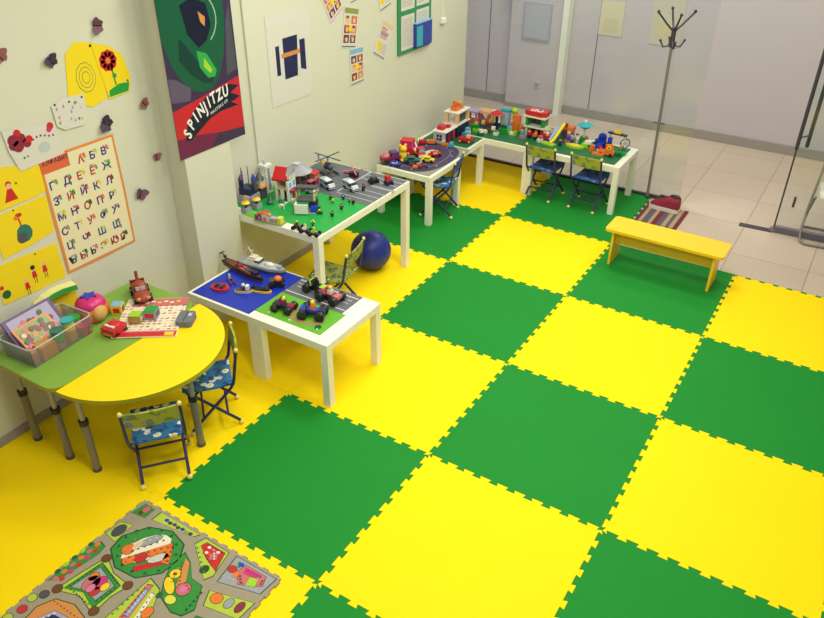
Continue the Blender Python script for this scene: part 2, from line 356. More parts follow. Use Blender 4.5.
for q in range(7): blob(-.86 + q * .027, -1.105 - .004 * (q % 2), .013, .01, 'BgVgBjg'[q], 1)
patch([(-.615, -1.085), (-.461, -1.09), (-.431, -1.225), (-.452, -1.262), (-.633, -1.138)], 'print_lime')
patch([(-.59, -1.1), (-.475, -1.1), (-.44, -1.2), (-.53, -1.17), (-.6, -1.13)], 'R', 1)
for q in range(6): blob(-.56 + .028 * (q % 3) + .01 * (q // 3), -1.115 - .03 * (q // 3), .01, .008, 'cPc'[q % 3], 2)
patch([(-.53, -1.14), (-.5, -1.12), (-.48, -1.15), (-.51, -1.17)], 'i', 3); blob(-.49, -1.22, .02, .022, 'print_dark', 1)
patch([(-.412, -1.085), (-.173, -1.085), (-.183, -1.184), (-.389, -1.237)], 'E')
patch([(-.34, -1.10), (-.22, -1.1), (-.2, -1.15), (-.30, -1.20), (-.35, -1.15)], 'i', 1); patch([(-.28, -1.14), (-.24, -1.13), (-.225, -1.17), (-.27, -1.185)], 'L', 2)
patch([(-.33, -1.11), (-.24, -1.105), (-.26, -1.135), (-.32, -1.14)], 'm', 2); blob(-.38, -1.15, .022, .018, 'R', 2); blob(-.36, -1.11, .014, .012, 'B', 2); blob(-.345, -1.165, .014, .016, 'O', 3)
patch([(-.634, -1.201), (-.57, -1.23), (-.505, -1.288), (-.435, -1.292), (-.374, -1.399), (-.40, -1.45), (-.454, -1.461), (-.55, -1.43), (-.6, -1.361), (-.64, -1.28)], 'print_green')
patch([(-.61, -1.22), (-.575, -1.23), (-.50, -1.33), (-.53, -1.36)], 'o', 1); blob(-.585, -1.31, .026, .026, 'Y', 2); blob(-.585, -1.31, .010, .010, 'F', 3); blob(-.56, -1.37, .05, .022, 'Y', 2, rz=-.6); blob(-.49, -1.35, .034, .034, 'i', 3); blob(-.49, -1.35, .016, .02, 'P', 4)
blob(-.50, -1.42, .028, .022, 'l', 2)
patch([(-.385, -1.292), (-.17, -1.235), (-.178, -1.334), (-.351, -1.363)], 'print_lime'); blob(-.33, -1.305, .03, .026, 'O', 1); blob(-.265, -1.295, .02, .027, 'E', 1); blob(-.21, -1.285, .018, .03, 'M', 1)
patch([(-.66, -1.39), (-.58, -1.41), (-.5, -1.55), (-.52, -1.62), (-.67, -1.65)], 'print_lime')
patch([(-.65, -1.42), (-.62, -1.41), (-.58, -1.6), (-.62, -1.61)], 'i', 1); patch([(-.6, -1.44), (-.58, -1.44), (-.54, -1.57), (-.56, -1.58)], 'c', 2); patch([(-.635, -1.44), (-.62, -1.44), (-.595, -1.58), (-.61, -1.58)], 'b', 2); blob(-.535, -1.52, .022, .03, 'O', 3); blob(-.56, -1.43, .014, .018, 'g', 3)
patch([(-.97, -1.76), (-.935, -1.69), (-.84, -1.665), (-.743, -1.686), (-.70, -1.78), (-.80, -1.90), (-.95, -1.88)], 'o'); patch([(-.92, -1.80), (-.89, -1.73), (-.80, -1.72), (-.80, -1.84)], 'v', 1); patch([(-.9, -1.79), (-.875, -1.745), (-.83, -1.74), (-.84, -1.81)], 'N', 2)
for q, (x, y, k) in enumerate(((-1.03, -1.74, 'print_lime'), (-1.015, -1.80, 'R'), (-1.03, -1.86, 'print_lime'), (-1.02, -1.93, 'D'), (-1.0, -1.70, 'D'))): blob(x, y, .022, .02, k, 1)
patch([(-.66, -1.72), (-.5, -1.68), (-.42, -1.80), (-.48, -1.98), (-.62, -1.95)], 'print_green'); blob(-.55, -1.82, .06, .05, 'i', 1)
patch([(-.34, -1.42), (-.19, -1.39), (-.19, -1.60), (-.34, -1.62)], 'print_green'); blob(-.27, -1.5, .05, .05, 'O', 1)
mat('print_brown', '7a5a3c', .8)
def wall_of(x0, y0, x1, y1, n, k, w_=.010, lvl=5):          # rows of small windows and roof tiles in the drawings
    for i in range(n):
        f = (i + .5) / n; cx, cy = x0 + (x1 - x0) * f, y0 + (y1 - y0) * f; a = math.atan2(y1 - y0, x1 - x0); c_, s_ = math.cos(a), math.sin(a); h = w_ * .9
        patch([(cx + u * c_ - v * s_, cy + u * s_ + v * c_) for u, v in ((-w_ / 2, -h / 2), (w_ / 2, -h / 2), (w_ / 2, h / 2), (-w_ / 2, h / 2))], k, lvl, False)
wall_of(-.85, -1.37, -.72, -1.21, 7, 'print_brown', .011); wall_of(-.865, -1.34, -.77, -1.19, 6, 'D', .009); wall_of(-.77, -1.385, -.67, -1.275, 6, 'print_brown', .008); wall_of(-.72, -1.20, -.66, -1.29, 4, 'M', .010)
wall_of(-.84, -1.40, -.71, -1.235, 6, 'F', .006, 6); wall_of(-.88, -1.36, -.90, -1.26, 4, 'i', .010); wall_of(-.87, -1.30, -.80, -1.17, 5, 'q', .009)
wall_of(-.94, -1.62, -.92, -1.46, 8, 'print_dark', .007); wall_of(-.90, -1.455, -.76, -1.49, 7, 'print_dark', .007); wall_of(-.93, -1.62, -.78, -1.63, 7, 'print_dark', .007); wall_of(-.755, -1.50, -.77, -1.61, 5, 'print_dark', .007)
wall_of(-.58, -1.105, -.48, -1.105, 5, 'M', .010); wall_of(-.57, -1.15, -.47, -1.19, 5, 'F', .008); wall_of(-.62, -1.14, -.47, -1.24, 6, 'print_green', .010, 2); wall_of(-.52, -1.125, -.485, -1.16, 3, 'c', .008, 6)
wall_of(-.33, -1.155, -.29, -1.19, 3, 'F', .010); wall_of(-.32, -1.12, -.23, -1.115, 5, 'V', .008); wall_of(-.22, -1.12, -.21, -1.15, 2, 'M', .010); wall_of(-.40, -1.20, -.20, -1.175, 8, 's', .006, 1); wall_of(-.38, -1.10, -.36, -1.13, 2, 'u', .012)
wall_of(-.61, -1.24, -.52, -1.35, 7, 'F', .007); wall_of(-.52, -1.32, -.46, -1.34, 3, 'M', .008, 6); wall_of(-.60, -1.27, -.56, -1.36, 4, 'o', .008); wall_of(-.41, -1.31, -.40, -1.43, 5, 'print_dark', .012, 2)
wall_of(-.645, -1.43, -.61, -1.60, 8, 'F', .008); wall_of(-.59, -1.45, -.55, -1.57, 5, 'M', .007); wall_of(-.63, -1.45, -.60, -1.57, 6, 'W', .006, 7); wall_of(-.66, -1.45, -.66, -1.62, 6, 'print_green', .010, 1)
wall_of(-.90, -1.79, -.87, -1.73, 3, 'W', .008); wall_of(-.94, -1.70, -.76, -1.70, 8, 'F', .006)
for a in range(14): blob(-.80 + .150 * math.cos(a * .449), -1.285 + .125 * math.sin(a * .449), .008, .008, 'g', 2)
o = m.build('play_mat', loc=(P0[0], P0[1], 0)); tag(o, 'printed town play mat with grey roads, lying on the yellow foam in the lower left', 'play mat')

# ================================================================ FURNITURE
LW = 'white_lacquer'
def table(label, x0, x1, y0, y1, h, leg=.05, top=.05, name='toy_table', group=None):
    cx, cy = (x0 + x1) / 2, (y0 + y1) / 2; t = thing(name, label, 'table', (cx, cy, 0), 0, group)
    sx, sy = x1 - x0 - .002, y1 - y0 - .002
    MB().box(0, 0, h - top, sx, sy, top, LW).build('tabletop', t, .002)
    for a in (-1, 1):
        for b in (-1, 1): MB().box(a * (sx - leg) / 2, b * (sy - leg) / 2, 0, leg, leg, h - top, LW).build('leg', t, .0015)
    return t
gt = 'low white play tables'
table('low white square table under the blue water plate with toy boats', -1.80, -1.25, .03, .58, .45, group=gt)
table('low white square table holding the road plates and four toy trucks', -1.25, -.70, .03, .58, .45, group=gt)
table('tall white table with the brick town, by the pilaster', -2.03, -1.23, .662, 1.77, .715)
table('low white table under the near half of the race track sheet', -2.0, -1.45, 2.45, 3.0, .45, group=gt)
table('low white table in the corner under the house of coloured bricks', -2.045, -1.5, 3.002, 3.55, .45, group=gt)
table('long low white table along the glass, left half of the row', -2.045, -1.045, 3.552, 4.10, .45, group=gt)
table('long low white table along the glass, right half with two chairs', -1.045, -.18, 3.53, 4.08, .45, group=gt)
# adjustable classroom tables
def legs_round(t, spots, h):
    for x, y in spots:
        l = MB().cyl(x, y, 0, .021, h * .62, 'steel_grey').cyl(x, y, h * .62, .0145, h * .38, 'chrome').build('leg', t)
        MB().cyl(x, y, h * .60, .025, .03, 'K').build('collar', l); MB().cyl(x, y, 0, .024, .018, 'D').build('foot', l)
t = thing('half_round_table', 'bright yellow half round table with grey steel legs', 'table', (-1.50, -.63, 0))
arc = [(.485 * math.sin(a), -.485 * math.cos(a)) for a in [PI * i / 40 for i in range(41)]]
rc = []
for i, p in enumerate(arc): rc.append(p)
m = MB().prism(rc, .535, .56, 'laminate_yellow', side='edge_green'); m.build('tabletop', t, .004)
legs_round(t, [(.38, .02), (.05, -.42), (.05, .42)], .535)
t = thing('green_table', 'green rectangular table with rounded corners against the left wall', 'table', (-1.775, -.635, 0))
def rrect(a, b, r, n=6):
    r_ = []
    for sx, sy, a0 in ((1, 1, 0), (-1, 1, PI / 2), (-1, -1, PI), (1, -1, 1.5 * PI)):
        for i in range(n + 1):
            an = a0 + PI / 2 * i / n; r_.append((sx * (a - r) + r * math.cos(an), sy * (b - r) + r * math.sin(an)))
    return r_
MB().prism(rrect(.27, .49, .08), .535, .558, 'laminate_green', side='edge_green').build('tabletop', t, .003)
legs_round(t, [(-.16, -.43), (.12, -.43), (-.16, .42), (.12, .42)], .535)

# bench
t = thing('bench', 'small yellow wooden bench on the green foam by the tiled floor', 'bench', (.487, 2.745, 0), -.012)
MB().prism(rrect(.45, .135, .03), .29, .312, 'bench_yellow').build('seat', t, .003)
for s in (-1, 1): MB().prism([(-.115, 0), (.115, 0), (.105, .29), (-.105, .29)], -.009, .009, 'bench_yellow', mtx=Matrix.Translation((s * .385, 0, 0)) @ Matrix.Rotation(PI / 2, 4, 'Z') @ Matrix.Rotation(PI / 2, 4, 'X')).build('side_panel', t, .002)
MB().box(0, -.05, .17, .752, .018, .118, 'bench_side').build('rail', t, .001)

# folding chairs
def chair(label, loc, rz, back, seat):
    t = thing('folding_chair', label, 'chair', (*loc, 0), rz, "children's folding chairs")
    for s in (-1, 1):
        l = MB().tube([(s * .14, -.165, .525), (s * .14, -.15, .44), (s * .14, -.135, .35), (s * .14, -.128, .315), (s * .14, -.11, .285), (s * .14, -.08, .25), (s * .14, .13, .03)], .009, 'tube_navy').build('back_leg', t)
        MB().ell(s * .14, -.1655, .530, .012, .012, .014, 'cap_yellow').build('cap', l); MB().ell(s * .14, .135, .014, .014, .014, .0138, 'cap_yellow').build('foot', l)
        l = MB().tube([(s * .118, .13, .287), (s * .118, .085, .25), (s * .118, -.135, .03)], .009, 'tube_navy').build('front_leg', t)
        MB().ell(s * .118, -.142, .015, .015, .015, .0148, 'cap_yellow').build('foot', l)
    for w_, y_, z_ in ((.14, .06, .105), (.118, -.075, .09), (.14, -.118, .296)): MB().tube([(-w_, y_, z_), (w_, y_, z_)], .007, 'tube_navy').build('cross_bar', t)
    bx = MB(); n = 6
    for (z0, z1, k) in ((.425, .524, back[0]),):
        vs = []; 
        for z in (z0, z1):
            y = -.135 - (z - .35) * .16
            for i in range(n + 1):
                x = -.133 + .266 * i / n; yy = y - .012 * (1 - (x / .133) ** 2); vs += [(x, yy - .006, z), (x, yy + .006, z)]
        N = 2 * (n + 1); fs = []
        for i in range(n):
            a = 2 * i; fs += [(a, a + 2, N + a + 2, N + a), (a + 3, a + 1, N + a + 1, N + a + 3), (a, a + 1, a + 3, a + 2), (N + a, N + a + 2, N + a + 3, N + a + 1)]
        fs += [(0, N, N + 1, 1), (N - 2, N - 1, 2 * N - 1, 2 * N - 2)]
        bx.add(vs, fs, k)
    bx.build('backrest', t)
    sm = MB(); vs = []; ny = 6
    for j in range(ny + 1):
        y = -.125 + .275 * j / ny; z = .300 - .012 * math.sin(PI * j / ny)
        for x in (-.122, .122): vs += [(x, y, z - .008), (x, y, z + .008)]
    fs = []
    for j in range(ny):
        a = 4 * j; fs += [(a + 1, a + 3, a + 7, a + 5), (a, a + 4, a + 6, a + 2), (a, a + 1, a + 5, a + 4), (a + 2, a + 6, a + 7, a + 3)]
    fs += [(0, 2, 3, 1), (4 * ny, 4 * ny + 1, 4 * ny + 3, 4 * ny + 2)]
    sm.add(vs, fs, seat); sm.build('seat', t, .003)
    return t
fg, fb, fn, fo = 'fabric_green', 'fabric_blue', 'fabric_navy', 'fabric_olive'
chair('blue and green folding chair turned away from the camera at the half round table', (-1.165, -.835), .89, (fg, fb), fb)
chair('blue and green folding chair at the far side of the half round table', (-1.235, -.385), 2.43, (fg, fb), fb)
chair('olive green folding chair standing in front of the blue ball', (-1.335, .945), PI / 2 + .19, (fo, fo), fo)
chair('folding chair with a blue seat beside the race track table', (-1.53, 2.76), PI / 2 + .24, (fn, fn), fb)
chair('left of two navy folding chairs at the long toy table', (-.88, 3.605), -.04, (fg, fg), fn)
chair('right of two navy folding chairs at the long toy table', (-.445, 3.60), -.06, (fg, fg), fn)
# exercise ball
o = MB().ell(0, 0, .157, .157, .157, .157, 'ball_blue', 40, 24).build('exercise_ball', loc=(-1.462, 1.573, 0)); tag(o, 'dark blue exercise ball beside the tall white toy table', 'ball')
# coat rack
t = thing('coat_rack', 'slim dark metal coat rack standing at the end of the glass', 'coat rack', (-.03, 4.09, -.001))
MB().cyl(0, 0, 0, .013, 1.51, 'steel_grey').cyl(0, 0, 1.38, .02, .16, 'dark_metal').build('pole', t); t.rotation_euler.y = -.024
MB().cyl(0, 0, 0, .02, .02, 'dark_metal').build('base', t)
for a in range(4):
    an = a * PI / 2 + .5; dx, dy = math.cos(an), math.sin(an)
    m = MB().tube([(0, 0, 1.50), (dx * .06, dy * .06, 1.56), (dx * .15, dy * .15, 1.66)], .008, 'dark_metal'); m.ell(dx * .15, dy * .15, 1.665, .014, .014, .014, 'dark_metal', 10, 6); m.build('hook', t)
    m = MB().tube([(0, 0, 1.46), (dx * .03, dy * .03, 1.39), (dx * .07, dy * .07, 1.38), (dx * .1, dy * .1, 1.43)], .007, 'dark_metal'); m.ell(dx * .1, dy * .1, 1.435, .012, .012, .012, 'dark_metal', 10, 6); m.build('lower_hook', t)
MB().tube([(-.05, 0, .72), (.05, 0, .72)], .006, 'dark_metal').build('joint_pin', t)
# striped doormat and trainer
m = MB(); cs = ['M', 'T', 'D', 'T', 'M', 'D', 'T', 'D', 'T', 'M']; wds = [.03, .03, .055, .03, .045, .045, .035, .03, .035, .035]; x = 0
for k, wd in zip(cs, wds):
    m.box(x + wd / 2 - .185, 0, 0, wd, .43, .008, mat('weave_' + k, {'M': '6e2836', 'T': 'a89270', 'D': '5c5560'}[k], .95, bump=.5, bscale=300)); x += wd
tag(m.build('doormat', loc=(.2, 3.79, FZ)), 'small striped doormat in dark red, beige and grey behind the bench', 'rug')
t = thing('trainer_shoe', 'dark red trainer with a white sole on the striped doormat', 'shoe', (.18, 3.93, FZ + .008), -.12)
sole = [(-.14, 0), (-.13, -.035), (-.08, -.05), (0, -.042), (.08, -.04), (.125, -.03), (.135, 0), (.125, .03), (.08, .04), (0, .042), (-.08, .05), (-.13, .035)]
MB().prism([(x_ * 1.04, y_ * 1.1) for x_, y_ in sole], 0, .034, mat('sole_white', 'e4dcd4', .6)).build('sole', t, .006)
red = mat('shoe_red', '8c2236', .7, bump=.4, bscale=200); m = MB(); vs = []; secs = [(-.134, .030, .045), (-.11, .042, .066), (-.06, .045, .088), (0, .040, .125), (.03, .038, .142), (.09, .036, .145), (.132, .028, .138)]
for X_, hw, z in secs: vs += [(X_, -hw, .03), (X_, -hw * .92, .03 + (z - .03) * .55), (X_, -hw * .5, z), (X_, hw * .5, z), (X_, hw * .92, .03 + (z - .03) * .55), (X_, hw, .03)]
fs = [tuple(range(5, -1, -1)), tuple(range(36, 42))]
for i in range(6):
    for j in range(5): fs.append((6 * i + j + 6, 6 * i + j, 6 * i + j + 1, 6 * i + j + 7))
m.add(vs, [f[::-1] for f in fs], red, True); m.build('upper', t)
MB().ell(.08, 0, .150, .048, .026, .012, 'K').build('collar', t)
MB().prism([(-.06, -.018), (.01, -.016), (.01, .016), (-.06, .018)], .118, .128, 'K').build('laces', t)
# metal chair at the right edge
t = thing('metal_chair', 'grey tubular metal chair with a white seat cut off by the right edge', 'chair', (1.53, 3.95, FZ), .1)
MB().tube([(-.16, .34, .62), (-.20, .12, .25), (-.21, .02, .08), (-.20, -.03, .025), (-.16, -.06, .012), (.16, -.06, .012), (.20, -.03, .025), (.21, .02, .08), (.20, .12, .25), (.16, .34, .62)], .011, 'steel_grey').build('frame', t)
MB().tube([(-.18, -.02, .42), (-.19, .16, .22), (-.19, .30, .013), (.19, .30, .013), (.19, .16, .22), (.18, -.02, .42)], .010, 'steel_grey').build('rear_frame', t)
MB().prism(rrect(.175, .17, .04), .42, .44, 'white_lacquer').build('seat', t, .004)
for c_ in t.children:
    if c_.name.startswith('seat'): c_.location = (.02, .13, 0)
# white cabinet cut off in the lower left corner
t = thing('low_cabinet', 'pale cabinet by the left wall, only its corner inside the lower left edge', 'cabinet', (-1.88, -1.72, 0))
MB().box(0, 0, .03, .33, .58, .47, mat('pale_wood', 'd9c9a4', .5)).build('body', t, .003); MB().box(0, 0, 0, .31, .56, .03, 'T').build('plinth', t)

# ================================================================ PAPERS ON THE WALLS
XW = -2.06
def on_wall(X=XW):      # local u = +y, v = +z, normal +x
    return Matrix(((0, 0, 1, X), (1, 0, 0, 0), (0, 1, 0, 0), (0, 0, 0, 1)))
class Sheet:
    """a sheet pinned to the wall; layers are printed shapes a hair above it"""
    def __init__(s, pts, k, X=XW + .001, th=.002):
        s.pts = pts; s.X = X; s.m = MB(); s.m.prism(pts, 0, th, k, mtx=on_wall(X)); s.t = th
        s.c = (sum(p[0] for p in pts) / len(pts), sum(p[1] for p in pts) / len(pts))
    def poly(s, pts, k, l=1): s.m.prism(pts, s.t - .0003, s.t + .0004 * l, k, mtx=on_wall(s.X)); return s
    def dot(s, u, v, r, k, l=1, ry=None, n=10, rot=0):
        ry = ry or r; return s.poly([(u + r * math.cos(a) * math.cos(rot) - ry * math.sin(a) * math.sin(rot), v + r * math.cos(a) * math.sin(rot) + ry * math.sin(a) * math.cos(rot)) for a in [2 * PI * i / n for i in range(n)]], k, l)
    def text(s, body, u, v, size, k, rot=0, l=1, shear=0, sx=1):
        s.m.text(body, k, on_wall(s.X) @ Matrix.Translation((u, v, s.t + .0004 * l)) @ Matrix.Rotation(rot, 4, 'Z'), size, shear, 0, sx); return s
    def build(s, name, label, cat='picture', group=None):
        c = Vector((s.X, *s.c)); s.m.v = [tuple(Vector(p) - c) for p in s.m.v]
        return tag(s.m.build(name, loc=tuple(c)), label, cat, group)
def quad(c, a, b, w_, h_, rot=0):
    co, si = math.cos(rot), math.sin(rot); return [(c[0] + (x - a) * co - (y - b) * si, c[1] + (x - a) * si + (y - b) * co) for x, y in ((0, 0), (w_, 0), (w_, h_), (0, h_))]
# hand drawn yellow sheets
gy = 'children\'s drawings on yellow paper'
Y_ = 'paper_yellow'
s = Sheet([(-.30, 1.70), (-.255, 1.94), (-.19, 1.985), (-.10, 1.97), (-.06, 1.85), (-.06, 1.665), (-.16, 1.64)], Y_)
for r, rr in ((.062, .058), (.044, .040), (.026, .022)): s.dot(-.165, 1.80, r, 'j', 1 if r > .06 else (3 if r > .04 else 5), r * 1.3).dot(-.165, 1.80, rr, Y_, 2 if r > .06 else (4 if r > .04 else 6), rr * 1.3)
s.dot(-.10, 1.95, .007, 'K', 2); s.build('drawing_sheet', 'yellow paper sheet with a faint green spiral, high on the left wall', 'drawing', gy)
s = Sheet([(-.095, 1.965), (.02, 1.925), (.09, 1.86), (.115, 1.74), (.09, 1.665), (-.05, 1.655), (-.07, 1.80)], Y_, XW + .0035)
for a in range(9): s.dot(-.01 + .036 * math.cos(a * .7), 1.855 + .036 * math.sin(a * .7), .022, 'R', 1)
s.dot(-.01, 1.855, .016, 'O', 2).poly([(-.002, 1.82), (.008, 1.82), (.016, 1.72), (.006, 1.72)], 'G', 1).dot(.012, 1.77, .014, 'G', 2).poly([(-.045, 1.665), (-.04, 1.70), (.03, 1.722), (.10, 1.715), (.085, 1.67)], 'G', 1).dot(.092, 1.725, .006, 'K', 3)
s.build('drawing_sheet', 'yellow paper sheet with a red flower over green grass, high on the left wall', 'drawing', gy)
s = Sheet([(-.405, 1.71), (-.33, 1.73), (-.205, 1.725), (-.21, 1.60), (-.24, 1.565), (-.36, 1.57), (-.40, 1.60)], 'paper_white', XW + .0055)
random.seed(5)
for q in range(14): s.dot(-.38 + random.random() * .15, 1.59 + random.random() * .11, .006, 'vEjPqL'[q % 6], 1, .009)
for u, v in ((-.385, 1.71), (-.30, 1.705), (-.22, 1.71)): s.dot(u, v, .006, 'K', 2)
s.build('drawing_sheet', 'white drawing with pale scribbles under the yellow spiral sheet', 'drawing')
s = Sheet([(-.70, 1.665), (-.41, 1.625), (-.395, 1.455), (-.66, 1.44), (-.69, 1.55)], 'paper_white', XW + .0045)
for u, v, r in ((-.655, 1.60, .03), (-.635, 1.565, .03), (-.61, 1.60, .025), (-.66, 1.575, .025), (-.625, 1.63, .02), (-.585, 1.57, .025), (-.57, 1.585, .02), (-.44, 1.615, .02), (-.45, 1.60, .015)): s.dot(u, v, r, 'mPRMmPmMP'[int(r * 1000) % 9], 1 + int(r * 500) % 4)
for q in range(6): s.dot(-.55 + q * .023, 1.575 + .009 * math.sin(q), .006, 'M', 1)
s.dot(-.50, 1.52, .035, 'q', 1, .028).dot(-.62, 1.50, .006, 'g', 1).dot(-.60, 1.503, .005, 'g', 1)
s.build('drawing_sheet', 'white drawing with pink flowers at the left edge of the photo', 'drawing')
s = Sheet([(-.83, 1.51), (-.555, 1.445), (-.545, 1.30), (-.60, 1.285), (-.83, 1.28)], Y_)
s.poly([(-.755, 1.375), (-.73, 1.375), (-.71, 1.31), (-.785, 1.31)], 'R').dot(-.742, 1.388, .015, 'k', 2).dot(-.742, 1.398, .017, 'R', 1).dot(-.70, 1.39, .007, 'G', 1)
s.build('drawing_sheet', 'yellow drawing of a lady in a red dress', 'drawing', gy)
s = Sheet([(-.88, 1.26), (-.56, 1.275), (-.568, 1.065), (-.70, 1.045), (-.88, 1.03)], Y_)
s.dot(-.73, 1.12, .045, 'u', 1, .05).dot(-.75, 1.10, .03, 'D', 2).dot(-.737, 1.225, .02, 'R', 1, .012).dot(-.755, 1.215, .012, 'O', 2).poly([(-.747, 1.21), (-.737, 1.21), (-.733, 1.165), (-.741, 1.165)], 'R').dot(-.755, 1.26, .005, 'K', 1)
s.build('drawing_sheet', 'yellow drawing with a dark round blob below the lady drawing', 'drawing', gy)
s = Sheet([(-.95, 1.01), (-.575, .995), (-.572, .78), (-.75, .78), (-.95, .79)], Y_)
for u, v in ((-.745, .88), (-.68, .885), (-.80, .835)): s.poly([(u - .015, v - .02), (u + .015, v - .02), (u + .01, v + .018), (u - .01, v + .018)], 'R').dot(u, v + .032, .012, 'k', 1).poly([(u - .008, v - .055), (u - .005, v - .055), (u - .005, v - .02), (u - .008, v - .02)], 'K').poly([(u + .004, v - .055), (u + .008, v - .055), (u + .008, v - .02), (u + .004, v - .02)], 'K')
s.dot(-.745, .92, .014, 'K', 2).dot(-.92, .84, .025, 'g', 1).dot(-.935, .885, .012, 'R', 1).dot(-.71, .985, .005, 'K', 1)
s.build('drawing_sheet', 'yellow drawing of three small red figures, lowest flat sheet', 'drawing', gy)
# butterflies
def butterfly(y, z, rot, sc, k, label):
    m = MB(); mt = Matrix.Translation((XW + .003, y, z)) @ on_wall(0) @ Matrix.Rotation(rot, 4, 'Z')
    for sgn in (-1, 1):
        tl = mt @ Matrix.Rotation(sgn * -.45, 4, 'Y')
        for cx, cy, rx, ry in ((.026, .014, .026, .018), (.018, -.014, .017, .014)):
            m.prism([((.85 * sgn * (cx + rx * math.cos(a) + .004 * math.sin(3 * a))) * sc, (cy + ry * math.sin(a)) * sc) for a in [2 * PI * i / 12 for i in range(12)]], 0, .0012, k, mtx=tl)
    m.prism([(-.003 * sc, -.026 * sc), (.003 * sc, -.026 * sc), (.003 * sc, .026 * sc), (-.003 * sc, .026 * sc)], -.001, .004, 'K', mtx=mt)
    c = Vector((XW, y, z)); m.v = [tuple(Vector(p) - c) for p in m.v]
    tag(m.build('butterfly_decoration', loc=tuple(c)), label, 'wall decoration', 'paper butterflies on the left wall')
mat('wing_plum', '6e4458', .6); mat('wing_dark', '43334e', .6); mat('wing_rose', '9a5f60', .6)
butterfly(-.345, 1.923, .5, 1.0, 'wing_dark', 'dark butterfly left of the yellow spiral sheet'); butterfly(-.03, 2.04, 1.4, 1.1, 'wing_plum', 'topmost butterfly, above the red flower sheet')
butterfly(-.105, 1.53, 1.0, 1.25, 'wing_dark', 'dark butterfly touching the top of the alphabet poster'); butterfly(.175, 1.57, .7, .9, 'wing_rose', 'rose butterfly below the red flower sheet, right of the poster top')
butterfly(.193, 1.24, 0, .8, 'wing_rose', 'rose butterfly halfway between alphabet poster and dark banner'); butterfly(.025, 1.06, -.5, 1.15, 'wing_plum', 'lowest plum butterfly right of the alphabet poster'); butterfly(-.60, 2.0, .3, 1.0, 'wing_rose', 'butterfly cut by the left edge of the photo')
# alphabet poster
aw, ah = .478, .675; A0 = (-.555, .79)
s = Sheet([(A0[0], A0[1]), (A0[0] + .25, A0[1] - .004), (A0[0] + aw, A0[1]), (A0[0] + aw + .006, A0[1] + .34), (A0[0] + aw, A0[1] + ah), (A0[0] + .2, A0[1] + ah), (A0[0] + .005, A0[1] + ah), (A0[0] - .002, A0[1] + .35)], mat('poster_orange', 'e08a3c', .6), XW + .0025)
s.poly([(A0[0] + .014, A0[1] + .014), (A0[0] + aw - .014, A0[1] + .012), (A0[0] + aw - .010, A0[1] + .34), (A0[0] + aw - .013, A0[1] + ah - .014), (A0[0] + .016, A0[1] + ah - .014)], 'paper_cream')
s.poly([(A0[0] + .004, A0[1] + ah - .085), (A0[0] + .175, A0[1] + ah - .085), (A0[0] + .175, A0[1] + ah - .002), (A0[0] + .004, A0[1] + ah - .002)], mat('poster_red', 'd8643a', .6), 2)
s.text('АЛФАВИТ', A0[0] + .016, A0[1] + ah - .042, .030, 'N', l=3, sx=1.0)
rows = [('АБВ', .62, .22), ('ГДЕЁЖ', .535, .02), ('ЗИЙКЛ', .445, .02), ('МНОПР', .355, .02), ('СТУФХ', .265, .02), ('ЦЧШЩ', .175, .03), ('ЪЫЬЭЮЯ', .085, .02)]
mat('ink_blue', '2c2f7c', .7); mat('ink_red', 'a8343c', .7); mat('ink_black', '2a2a3a', .7)
lc = dict(zip('АБВГДЕЁЖЗИЙКЛМНОПРСТУФХЦЧШЩЪЫЬЭЮЯ', 'RNNNNRRNNRNNNNNRNNNNRNNNNNNKRKRRR')); pc = 'iGOLFjPTCgRY'
for ri, (row, v, u0) in enumerate(rows):
    st = (aw - u0 - .03) / len(row)
    for i, ch in enumerate(row):
        u = A0[0] + u0 + .008 + i * st; vv = A0[1] + v - .035
        s.text(ch, u - .004, vv - .004, .060, {'N': 'ink_blue', 'R': 'ink_red', 'K': 'ink_black'}[lc[ch]], l=2, sx=1.0); k = pc[(ri * 5 + i * 3) % 12]; k2 = pc[(ri * 3 + i * 5 + 2) % 12]
        s.dot(u + .040, vv + .036, .010, k, 3, .012).dot(u + .044, vv + .026, .008, k2, 4, .010).dot(u + .022, vv + .042, .006, k2, 3)
s.build('alphabet_poster', 'orange bordered Cyrillic alphabet poster on the left wall', 'poster')
# large dark banner on the pilaster
XB = -1.9
s = Sheet([(.236, 1.236), (.80, 1.236), (.80, 2.30), (.236, 2.30)], mat('banner_navy', '3a2c4c', .3), XB + .001, .003)
s.poly([(.238, 1.36), (.238, 1.53), (.36, 1.545), (.50, 1.565), (.65, 1.59), (.798, 1.615), (.798, 1.29), (.70, 1.30), (.568, 1.315), (.42, 1.345)], mat('banner_red', 'c22230', .3), 1)
s.poly([(.238, 1.24), (.238, 1.36), (.42, 1.345), (.568, 1.315), (.50, 1.24)], mat('banner_plum', '6c1e4a', .3), 1)
s.poly([(.238, 1.58), (.238, 1.72), (.30, 1.70), (.40, 1.63), (.38, 1.56)], mat('banner_grey', '5c5068', .4), 1)
s.poly([(.238, 2.29), (.238, 1.92), (.28, 1.78), (.34, 1.68), (.42, 1.61), (.50, 1.585), (.585, 1.60), (.65, 1.67), (.70, 1.79), (.73, 1.95), (.74, 2.29)], mat('banner_green', '14583c', .25), 2)
s.poly([(.34, 1.80), (.42, 1.70), (.50, 1.64), (.57, 1.62), (.62, 1.68), (.56, 1.72), (.47, 1.78), (.40, 1.88), (.36, 1.92)], mat('banner_green2', '0c3c34', .25), 3)
s.poly([(.48, 1.83), (.555, 1.80), (.62, 1.69), (.60, 1.655), (.544, 1.66), (.49, 1.73)], mat('banner_bright', '35a04c', .25), 4)
s.poly([(.53, 1.78), (.585, 1.70), (.57, 1.68), (.52, 1.73)], 'L', 5)
s.poly([(.40, 2.09), (.50, 2.12), (.60, 2.07), (.62, 1.95), (.57, 1.87), (.50, 1.84), (.43, 1.93)], mat('banner_dark', '101a30', .25), 4)
